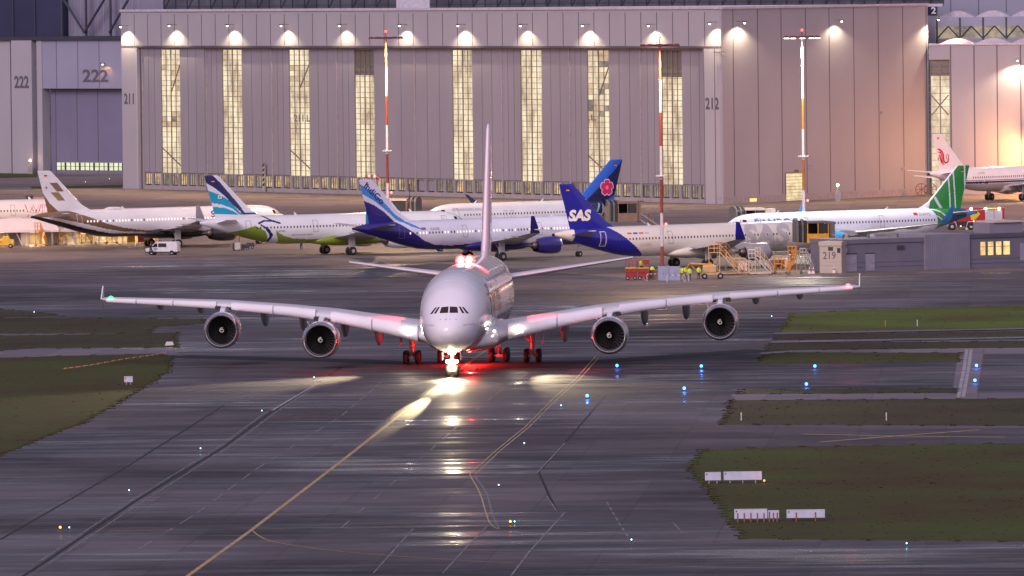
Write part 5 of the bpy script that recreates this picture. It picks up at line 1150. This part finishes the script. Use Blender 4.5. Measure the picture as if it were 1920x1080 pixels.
# boom lift
t = thing('boom_lift', 'tan boom lift with folded arm beside the workers in yellow', 'boom lift', G(1316, 523), 0); b = MB(); b.box(0, 2.3, -.7, .7, .45, .85); b.box(.1, 1.9, -.75, .75, .85, 1.75, 0); b.build('body', M_tan, t, bevel=.1)
for x in (.35, 2.4):
    for y in (-.75, .75): b = MB(); wheel(b, x, y, .38, .38, .28); b.build('wheel', [M_tyre, M_hub], t, smooth=True)
b = MB(); b.tube((1.6, 0, 1.8), (-1.6, 0, 2.0), .14, 8); b.tube((-1.6, 0, 2.0), (-2.2, 0, .9), .1, 8); b.tube((-1.4, .2, 1.8), (-.2, .2, .6), .08, 6); b.build('arm', M_or, t)
b = MB(); b.box(-2.9, -2.1, -.4, .4, .4, .46)
for x in (-2.9, -2.1):
    for y in (-.4, .4): b.tube((x, y, .4), (x, y, 1.45), .03)
b.path([(-2.9, -.4, 1.45), (-2.1, -.4, 1.45), (-2.1, .4, 1.45), (-2.9, .4, 1.45), (-2.9, -.4, 1.45)], .03); b.build('basket', M_or, t)
for px, gy, lb in ((1518, 514, 'white and red barrier cone nearest the orange stand'), (1525, 514, 'second white and red cone by the orange stand'), (1564, 512.5, 'white cone at the foot of the cream block'), (1795, 431, 'cone under the pale blue tail cone'), (1813, 431, 'cone by the front wheels of the fire engine'), (1834, 430.5, 'cone between the wheels of the fire engine')):
    t = thing('traffic_cone', lb, 'cone', G(px, gy), 0, 'traffic cones'); b = MB(); b.box(-.25, .25, -.25, .25, 0, .06); b.lathe([(.06, .26), (.45, .15), (.65, .1), (.95, .04), (.96, .01)], (0, 0, 0), 12, 0, 'z', [1, 0, 1, 0]); b.build('cone', [M_mr, M_mw], t)
# van
t = thing('van', 'white van with dark side windows, a dark figure standing at its front', 'van', G(306, 478), math.radians(-12)); pr = [(-2.35, .45), (-2.38, .95), (-1.75, 1.1), (-.95, 1.82), (-.6, 1.92), (2.2, 1.95), (2.35, 1.5), (2.38, .45)]
b = MB(); b.prism(pr, -.93, .93); b.build('body', mat('van_white', (.66, .66, .70), .25, coat=.6), t, bevel=.09)
b = MB(); b.box(-2.42, 2.42, -.95, .95, .30, .50); b.build('bumper', M_black, t, bevel=.05)
for q in ([(-1.45, 1.15), (-.62, 1.15), (-.62, 1.7), (-.95, 1.7)], [(-.48, 1.15), (.72, 1.15), (.72, 1.7), (-.48, 1.7)]):
    b = MB(); b.prism(q, -.95, -.931); b.prism(q, .931, .95); b.build('side_window', M_glass, t)
b = MB(); b.add([(-1.72, -.75, 1.17), (-1.72, .75, 1.17), (-1.05, .75, 1.78), (-1.05, -.75, 1.78)], [(0, 1, 2, 3)]); b.build('windscreen', M_glass, t)
b = MB(); b.box(-1.1, -.55, -.945, -.935, .8, 1.0); b.build('door_emblem', M_seam, t)
for y in (-.6, .6): light_ball('headlight', t, (-2.38, y, .85), .11, (.9, .9, .8), .6)
for x in (-1.5, 1.5):
    for y in (-.85, .85): b = MB(); wheel(b, x, y, .34, .34, .24); b.build('wheel', [M_tyre, M_hub], t, smooth=True)
# fire engine
t = thing('fire_engine', 'red fire engine with silver shutters and amber marker lights', 'fire engine', G(1832, 430.5), math.radians(2)); Mr = mat('fire_red', (.38, .015, .012), .3, coat=.5)
b = MB(); b.prism([(-5.2, .9), (-5.3, 1.6), (-4.9, 2.7), (-4.5, 3.2), (-3.2, 3.3), (-3.2, .9)], -1.25, 1.25); c_ = b.build('cab', Mr, t, bevel=.1)
b = MB(); b.prism([(-4.75, 2.0), (-3.5, 2.0), (-3.5, 2.9), (-4.55, 2.9)], -1.27, -1.251); b.add([(-5.28, -1.1, 1.75), (-5.28, 1.1, 1.75), (-4.93, 1.1, 2.7), (-4.93, -1.1, 2.7)], [(0, 1, 2, 3)]); b.build('window', M_glass, c_)
b = MB(); b.box(-3.1, 4.1, -1.25, 1.25, 1.25, 3.35); b.box(-3.1, 3.9, -1.2, 1.2, .55, 1.25, 1); b.box(2.9, 3.9, -1.23, 1.2, .6, 1.2, 0); b.build('body', [Mr, M_black], t, bevel=.05)
for x0, x1 in ((1.15, 2.45), (2.55, 3.75)):
    b = MB(); b.box(x0, x1, -1.29, -1.26, 1.45, 2.95); [b.box(x0, x1, -1.30, -1.29, 1.55+i*.2, 1.57+i*.2) for i in range(7)]; b.build('roller_shutter', mat('shutter_silver', (.46, .47, .52), .4), t)
b = MB(); b.prism([(-1.2, 2.7), (-.2, 3.1), (.4, 2.4), (-.3, 1.6), (-1.0, 1.5)], -1.28, -1.26); b.build('emblem', M_yl, t)
for x in (-3.9, -2.2, .1 if False else -1.0, 1.6, 2.7):
    if x == -3.9 or x > -1.5:
        for y in (-1.05, 1.05): b = MB(); wheel(b, x, y, .55, .55, .4); b.build('wheel', [M_tyre, M_hub], t, smooth=True)
for a, c in ((-4.6, -3.2), (-1.7, -.3), (.85, 3.4)):
    b = MB(); b.path([(a, -1.29, .55), (a+.15, -1.29, 1.15), (a+.35, -1.29, 1.25), (c-.35, -1.29, 1.25), (c-.15, -1.29, 1.15), (c, -1.29, .55)], .05); b.build('wheel_arch_trim', M_rw, t)
for x in (-1.0, 1.2, 3.3): light_ball('work_light', t, (x, -1.35, 3.2), .2, (1, .9, .7), 18)
b = MB(); b.box(1.6, 2.2, -1.34, -1.27, 3.12, 3.3); b.build('light_bar', mat('bar_green', (.1, .3, .1), emit=(.4, .9, .2), es=1.2, var=0), t); b = MB(); b.box(2.25, 2.9, -1.34, -1.27, 3.12, 3.3); b.build('light_bar', mat('bar_orange', (.3, .1, .1), emit=(1, .4, .05), es=1.6, var=0), t)
for x, z in ((-.6, 1.35), (1.1, 1.35), (2.5, 1.38), (3.95, 1.42), (-2.6, .6), (.2, .7), (3.0, .72)): light_ball('marker_light', t, (x, -1.33, z), .09, (1, .55, .12), 5)
# tug in the shed
t = thing('baggage_tug', 'orange yellow tug parked in the first bay of the shed', 'tug', G(9, 465), 0); b = MB(); b.prism([(-1.6, .35), (-1.6, 1.2), (-.3, 1.35), (-.2, 1.75), (.6, 1.75), (.8, 1.3), (1.4, 1.2), (1.4, .35)], -.7, .7); b.build('body', M_yl, t, bevel=.08)
for x in (-1.0, .9):
    for y in (-.65, .65): b = MB(); wheel(b, x, y, .33, .33, .24); b.build('wheel', [M_tyre, M_hub], t, smooth=True)
b = MB(); b.box(-1.5, -.4, -.71, -.7, .75, 1.1); b.build('side_panel', M_or, t)
# ground power unit by the lime airliner
t = thing('ground_power_unit', 'small cabinet with pale and dark faces under the lime tail', 'power unit', G(446, 470), 0); b = MB(); b.box(-.45, .35, -.5, .5, .15, 1.15); b.build('housing', mat('unit_pale', (.5, .48, .42), .5), t, bevel=.03); b = MB(); b.box(-.75, -.455, -.5, .5, .15, 1.15); b.build('side_cover', mat('unit_dark_green', (.03, .05, .05), .5), t)
for x in (-.5, .2): b = MB(); wheel(b, x, -.45, .16, .16, .1); b.build('wheel', [M_tyre, M_hub], t, smooth=True)
for px, gy, lb in ((460, 469, 'low dark cart right of the small cabinet'), (470, 466, 'dark hose trolley under the lime belly')):
    t = thing('hose_cart', lb, 'cart', G(px, gy), 0, 'dark carts under the lime belly'); b = MB(); b.box(-.6, .5, -.4, .4, .3, .85); b.tube((.5, 0, .4), (1.0, 0, .75), .04); b.build('body', M_steel, t, bevel=.05)
    for x in (-.4, .3): b = MB(); wheel(b, x, -.4, .2, .2, .12); b.build('wheel', [M_tyre, M_hub], t, smooth=True)
t = thing('warning_beacon', 'small orange beacon box above the small cabinet', 'beacon', G(449, 462), 0); b = MB(); b.tube((0, 0, 0), (0, 0, 1.5), .05); b.build('post', M_steel, t); b = MB(); b.box(-.25, .25, -.2, .2, 1.5, 2.1); b.build('lamp', mat('beacon_orange', (.6, .2, .02), emit=(1, .4, .05), es=.5, var=0), t)
# equipment crates beneath
for px, gy, m, lb in ((246, 456, M_yl, 'yellow box at the lit end of the shed'), (266, 456, M_rd, 'red crate at the lit end of the shed'), (278, 456, mat('pink_crate', (.5, .15, .12)), 'pink crate behind the van roof'), (1226, 524, M_brb, 'brown crate behind the left guard rail'), (1448, 505, M_brb, 'round brown drum pallet under the cream airliner'), (1462, 504, mat('dark_red_crate', (.2, .05, .04)), 'dark red crate under the cream airliner'), (1474, 502, M_rw, 'white crate under the cream airliner'), (1392, 508, M_rw, 'pale long crate behind the low trestle')):
    t = thing('crate', lb, 'crate', G(px, gy), 0, 'crates on the apron'); b = MB(); b.box(-.6, .6, -.4, .4, .12, 1.15); b.box(-.65, .65, -.45, .45, 1.15, 1.25); [b.box(x-.06, x+.06, -.45, .45, 0, .12) for x in (-.5, 0, .5)]; [b.box(x-.04, x+.04, -.43, -.4, .14, 1.14) for x in (-.3, 0, .3)]; b.build('box', m, t, bevel=.02)
# windsock
t = thing('windsock', 'red and white striped windsock flying above the indigo airliner fin', 'windsock', G(712, 440), 0); b = MB(); b.tube((0, 0, 0), (0, 0, 9.0), .07, 8); b.build('pole', M_mw, t)
b = MB()
for k in range(5): b.tube((-.05-k*.42, 0, 8.75+.14*k-.02*k*k), (-.05-(k+1)*.42, 0, 8.75+.14*(k+1)-.02*(k+1)**2), .36-.03*k, 12, k % 2, r2=.33-.03*k, cap=False)
b.build('sock', [M_mr, M_mw], t, smooth=True)
t = thing('marker_post', 'thin tall post standing alone in front of the hangar', 'post', G(768, 378), 0); b = MB(); b.tube((0, 0, 0), (0, 0, 3.0), .07); b.tube((0, 0, 2.8), (0, 0, 3.1), .12); b.build('post', M_steel, t)
for px, py, lb in ((1571, 377, 'lit lamp on a short box post by the right hangar wall'), (57, 326, 'lit lamp on a short post at the far left hangar')):
    t = thing('lamp_post', lb, 'lamp post', G(px, py), 0); b = MB(); b.box(-.45, .45, -.3, .3, 0, 1.6); b.tube((0, 0, 1.6), (0, 0, 2.6), .08); b.build('post', M_plinth, t); light_ball('lamp', t, (0, -.1, 2.75), .26, (1, .82, .55), 9); lamp('post_glow', 'POINT', (0, -.6, 2.8), 60, (1, .7, .35), t)
# bicycle-like cable reels at right corner
for k, px in enumerate((1728, 1745)):
    t = thing('cable_reel', ('left' if k == 0 else 'right')+' cable reel standing at the corner where the two pink walls meet', 'cable reel', G(px, 367), 0, 'cable reels'); b = MB()
    for y in (-.4, .4):
        P = [(1.05*math.cos(a), y, 1.1+1.05*math.sin(a)) for a in [i*math.pi/8 for i in range(17)]]; b.path(P, .06)
        for a in range(4): b.tube((1.05*math.cos(a*.785), y, 1.1+1.05*math.sin(a*.785)), (-1.05*math.cos(a*.785), y, 1.1-1.05*math.sin(a*.785)), .04)
    b.lathe([(-.4, .4), (.4, .4)], (0, 0, 1.1), 12, 0, 'y'); b.build('reel', M_brb, t)
# ---------------------------------------------------------------- signs in the grass
M_sb = mat('sign_back', (.50, .52, .66), .45, var=.1, scale=2)
def sign(label, px, gy, w, h_, legs=2, tilt=0, red=False):
    t = thing('airfield_sign', label, 'sign', G(px, gy), 0, 'white airfield sign boards'); b = MB(); b.box(0, w, -.12, .12, .28, .28+h_); b.build('board', M_sb, t, bevel=.02)
    b = MB(); b.box(0, w, -.14, .14, .28+h_, .31+h_); b.build('cap', M_rw, t)
    for k in range(legs):
        b = MB(); x = w*(k+.5)/legs; b.tube((x, -.16 if red else 0, 0), (x, -.16 if red else 0, .7 if red else .3), .045); b.build('leg', mat('rusty_leg', (.28, .10, .05), .7) if red else M_strut, t)
    b = MB(); b.box(.1, .2, -.135, -.122, .1+h_, .2+h_); b.build('plate', M_steel, t)
sign('small square white sign board, left of the long one in the large right meadow', 1322, 907.5, 1.25, .62); sign('long white sign board beside the small square one in the large right meadow', 1357, 907, 3.0, .64, 3)
sign('white sign board on red legs, leftmost of the lower row', 1377, 980, 2.4, .68, 5, red=True); sign('smallest white sign board on red legs between the two wide ones', 1439, 979, .85, .55, 3, red=True); sign('rightmost white sign board of the lower row with a dark stripe', 1475, 978.5, 2.8, .58, 2, red=True)
sign('blue lit square sign board in the left meadow', 233, 722, .85, .55)
t = thing('marker_block', 'white wedge shaped block at the corner of the brown verge', 'marker', G(318, 648), 0); b = MB(); b.prism([(-.5, 0), (.5, 0), (.36, .42), (-.36, .42)], -.3, .3); b.build('block', M_rw, t, bevel=.03)
for k, (px, gy, lb) in enumerate(((1660, 613, 'orange marker stake in the bright meadow'), (1720, 612, 'faint marker stake right of the orange one'), (1390, 789, 'pale stake at the left end of the middle meadow'), (1662, 789, 'pale stake in the middle of the middle meadow'), (546, 720, 'thin stake beside the taxiway seam'))):
    if k == 4: continue
    t = thing('marker_stake', lb, 'stake', G(px, gy), 0, 'marker stakes in the grass'); b = MB(); b.tube((0, 0, 0), (0, 0, .75), .05); b.tube((0, 0, .5), (0, 0, .75), .06); b.build('stake', M_or if k == 0 else M_rw, t)
t = thing('rope_barrier', 'orange and white rope marker lying across the left meadow', 'rope', G(118, 697), 0); P0 = G(118, 697); b = MB(); pts = [G(*p) for p in curve([(118, 697), (170, 690), (230, 679), (285, 671), (312, 666)], 9)]
for i, (a, c) in enumerate(zip(pts[:-1], pts[1:])): b.tube(a-P0+Vector((0, 0, .3)), c-P0+Vector((0, 0, .3)), .07 if i % 2 else .025, 6, 0)
b.build('rope', [mat('orange_rope', (.6, .32, .16), .6)], t)
# ---------------------------------------------------------------- taxiway lights
def tlight(label, px, py, c, r, es, group, glow=0):
    t = thing('taxiway_light', label, 'taxiway light', G(px, py), 0, group); b = MB(); b.lathe([(0, r*.9), (.06, r*.8), (.08, r*.5), (.14+r*.1, r*.45)], (0, 0, 0), 10, 0, 'z'); b.build('housing', M_steel, t); light_ball('lens', t, (0, 0, .16+r), r, c, es)
    if glow: lamp('light_glow', 'POINT', (0, -.5, .5), glow, c, t, rad=.1)
BL = (.04, .20, 1)
for px, py, lb in ((1157, 691, 'blue taxiway light right of the parked wheels, below the inner engine'), (1315, 692, 'blue taxiway light below the outer right engine'), (1528, 692, 'blue taxiway light on the near verge of the narrow grass strip'), (1831, 691, 'blue taxiway light just right of the white stop line'), (1101, 748, 'blue taxiway light nearest the lit taxiway'), (1283, 734, 'blue taxiway light below the outer engine shadow'), (1512, 726, 'blue taxiway light at the far edge of the thin grass strip'), (1828, 719, 'lower blue taxiway light right of the white stop line')):
    tlight(lb, px, py, BL, .15, 9, 'blue taxiway edge lights', 25)
CY = (.35, .85, 1)
for px, py, lb in ((1213, 610, 'small pale light under the flap of the right wing'), (1447, 596, 'small pale light left of the bright meadow'), (491, 774, 'pale inset light beside the yellow lit seam'), (376, 845, 'pale inset light left of the dark seam, second from bottom'), (242, 924, 'pale inset light on the left band above the orange light'), (130, 994, 'pale inset light next to the orange light at lower left'), (589, 711, 'pale inset light below the inner left engine'), (935, 914, 'pale inset light right of the double line bend'), (965, 983, 'pale inset light next to the orange one at lower centre'), (1184, 1017, 'pale green light at the bottom of the dark slabs'), (1700, 1024, 'pale light just below the large meadow'), (983, 835, 'pale inset light among the wet reflections'), (64, 588, 'tiny blue light in the far left verge'), (160, 343, 'white light on the ground before the left hangar'), (205, 337, 'second white light before the left hangar, nearer the pillar'), (1052, 764, 'tiny pale light left of the nearest blue light')):
    tlight(lb, px, py, CY, .045, 7, 'small pale taxiway lights')
for px, py, lb in ((113, 995, 'orange warning light at lower left'), (957, 984, 'orange warning light at lower centre')): tlight(lb, px, py, (1, .22, .02), .09, 7, 'orange warning lights')
tlight('orange ground light at the right end of the long white board', 1433, 907, (1, .35, .02), .09, 2, 'orange warning lights', 8)
# ---------------------------------------------------------------- people
def person_mesh(pose=0):
    J = {}; E = []; R_ = []
    def j(n, p, r, par=None):
        J[n] = len(R_); R_.append((p, r))
        if par: E.append((J[par], J[n]))
    a = .12 if pose != 1 else .30
    j('pelvis', (0, 0, .96), .135); j('waist', (0, 0, 1.1), .125, 'pelvis'); j('chest', (0, -.02, 1.33), .155, 'waist'); j('neck', (0, -.01, 1.50), .06, 'chest'); j('head', (0, -.03, 1.60), .085, 'neck'); j('crown', (0, -.02, 1.70), .088, 'head')
    for s, n in ((1, 'l'), (-1, 'r')):
        j('sh'+n, (s*.17, 0, 1.42), .068, 'chest')
        if pose == 1 and s > 0: e, h_ = (s*.26, -.18, 1.22), (s*.16, -.42, 1.28)
        elif pose == 2: e, h_ = (s*.27, -.05, 1.17), (s*.18, -.28, 1.08)
        else: e, h_ = (s*.25, .03, 1.15), (s*.26, -.08, .92)
        j('el'+n, e, .05, 'sh'+n); j('wr'+n, h_, .035, 'el'+n); d = (Vector(h_)-Vector(e)).normalized(); hp = Vector(h_)+d*.07; j('ha'+n, tuple(hp), .032, 'wr'+n)
        for k in range(4): q = hp+d*(.055+.01*(k in (1, 2)))+Vector((0, -.03+.02*k, 0)); j('f%d%s' % (k, n), tuple(q), .010, 'ha'+n)
        q = Vector(h_)+d*.05+Vector((-s*.045, -.02, 0)); j('th'+n, tuple(q), .011, 'wr'+n)
        j('hi'+n, (s*.10, 0, .90), .10, 'pelvis'); j('kn'+n, (s*a, -.03+.04*s*(pose == 2), .50), .065, 'hi'+n); j('an'+n, (s*(a+.02), .02, .10), .045, 'kn'+n); j('to'+n, (s*(a+.04), -.15, .045), .042, 'an'+n)
    me = bpy.data.meshes.new('body'); me.from_pydata([p for p, r in R_], E, []); o = bpy.data.objects.new('tmp', me); S.collection.objects.link(o)
    sk = o.modifiers.new('s', 'SKIN'); sk.use_smooth_shade = True; o.modifiers.new('u', 'SUBSURF').levels = 1
    for v, (p, r) in zip(me.skin_vertices[0].data, R_): v.radius = (r, r*.85 if r > .11 else r)
    me.skin_vertices[0].data[0].use_root = True
    dg = bpy.context.evaluated_depsgraph_get(); dg.update(); m = bpy.data.meshes.new_from_object(o.evaluated_get(dg)); bpy.data.objects.remove(o); return m
M_skin = mat('skin', (.45, .26, .18), .5); M_vest = mat('hi_vis_yellow', (.62, .80, .03), .6, emit=(.5, .8, .02), es=.08); M_trs = mat('dark_trousers', (.02, .025, .05), .8); M_jkt = mat('dark_jacket', (.018, .018, .024), .8); M_hair = mat('dark_hair', (.03, .02, .015), .6); M_refl = mat('reflective_band', (.6, .6, .6), .3)
PM = [person_mesh(k) for k in range(3)]
def person(label, px, gy, pose, rz, vest=True, z=0):
    t = thing('person', label, 'person', G(px, gy)+Vector((0, 0, z)), rz, 'ground crew'); me = PM[pose].copy(); me.materials.clear()
    for m in (M_skin, M_vest if vest else M_jkt, M_trs, M_black, M_refl): me.materials.append(m)
    for p in me.polygons:
        c = p.center; k = 0
        if c.z < .14: k = 3
        elif c.z < .92 and abs(c.x) < .2 or c.z < .85: k = 2
        elif c.z < 1.50 and not (abs(c.x) > .15 and c.z < 1.0): k = 1
        if k == 1 and vest and abs(c.x) < .2 and 1.08 < c.z < 1.13: k = 4
        if k != 0 and (abs(c.x) > .22 and c.z < .97 and c.z > .8): k = 0
        p.material_index = k; p.use_smooth = True
    o = bpy.data.objects.new('body', me); S.collection.objects.link(o); o.parent = t
    b = MB(); b.lathe([(1.68, .105), (1.72, .107), (1.77, .085), (1.80, .03), (1.803, .005)], (0, -.012, 0), 14, 0, 'z'); b.build('cap' if vest else 'hair', M_hair, t, smooth=True)
person('worker in yellow vest behind the left guard rail', 1223, 522, 2, .3); person('worker in yellow vest right beside the grey cabinet', 1279, 525, 1, -.5); person('worker in dulled yellow vest between two others', 1293, 526, 0, .2); person('worker in bright yellow vest beside the boom lift', 1310, 524, 2, .4); person('worker in yellow standing inside the red scissor lift', 1203, 525, 0, 0, z=1.0)
person('dark clothed figure leaning at the front of the white van', 283, 479, 1, .6, vest=False); person('dark clothed figure standing under the lime airliner', 565, 470, 0, 0, vest=False); person('worker in yellow vest close behind the worker by the cabinet', 1285, 524, 2, .9)
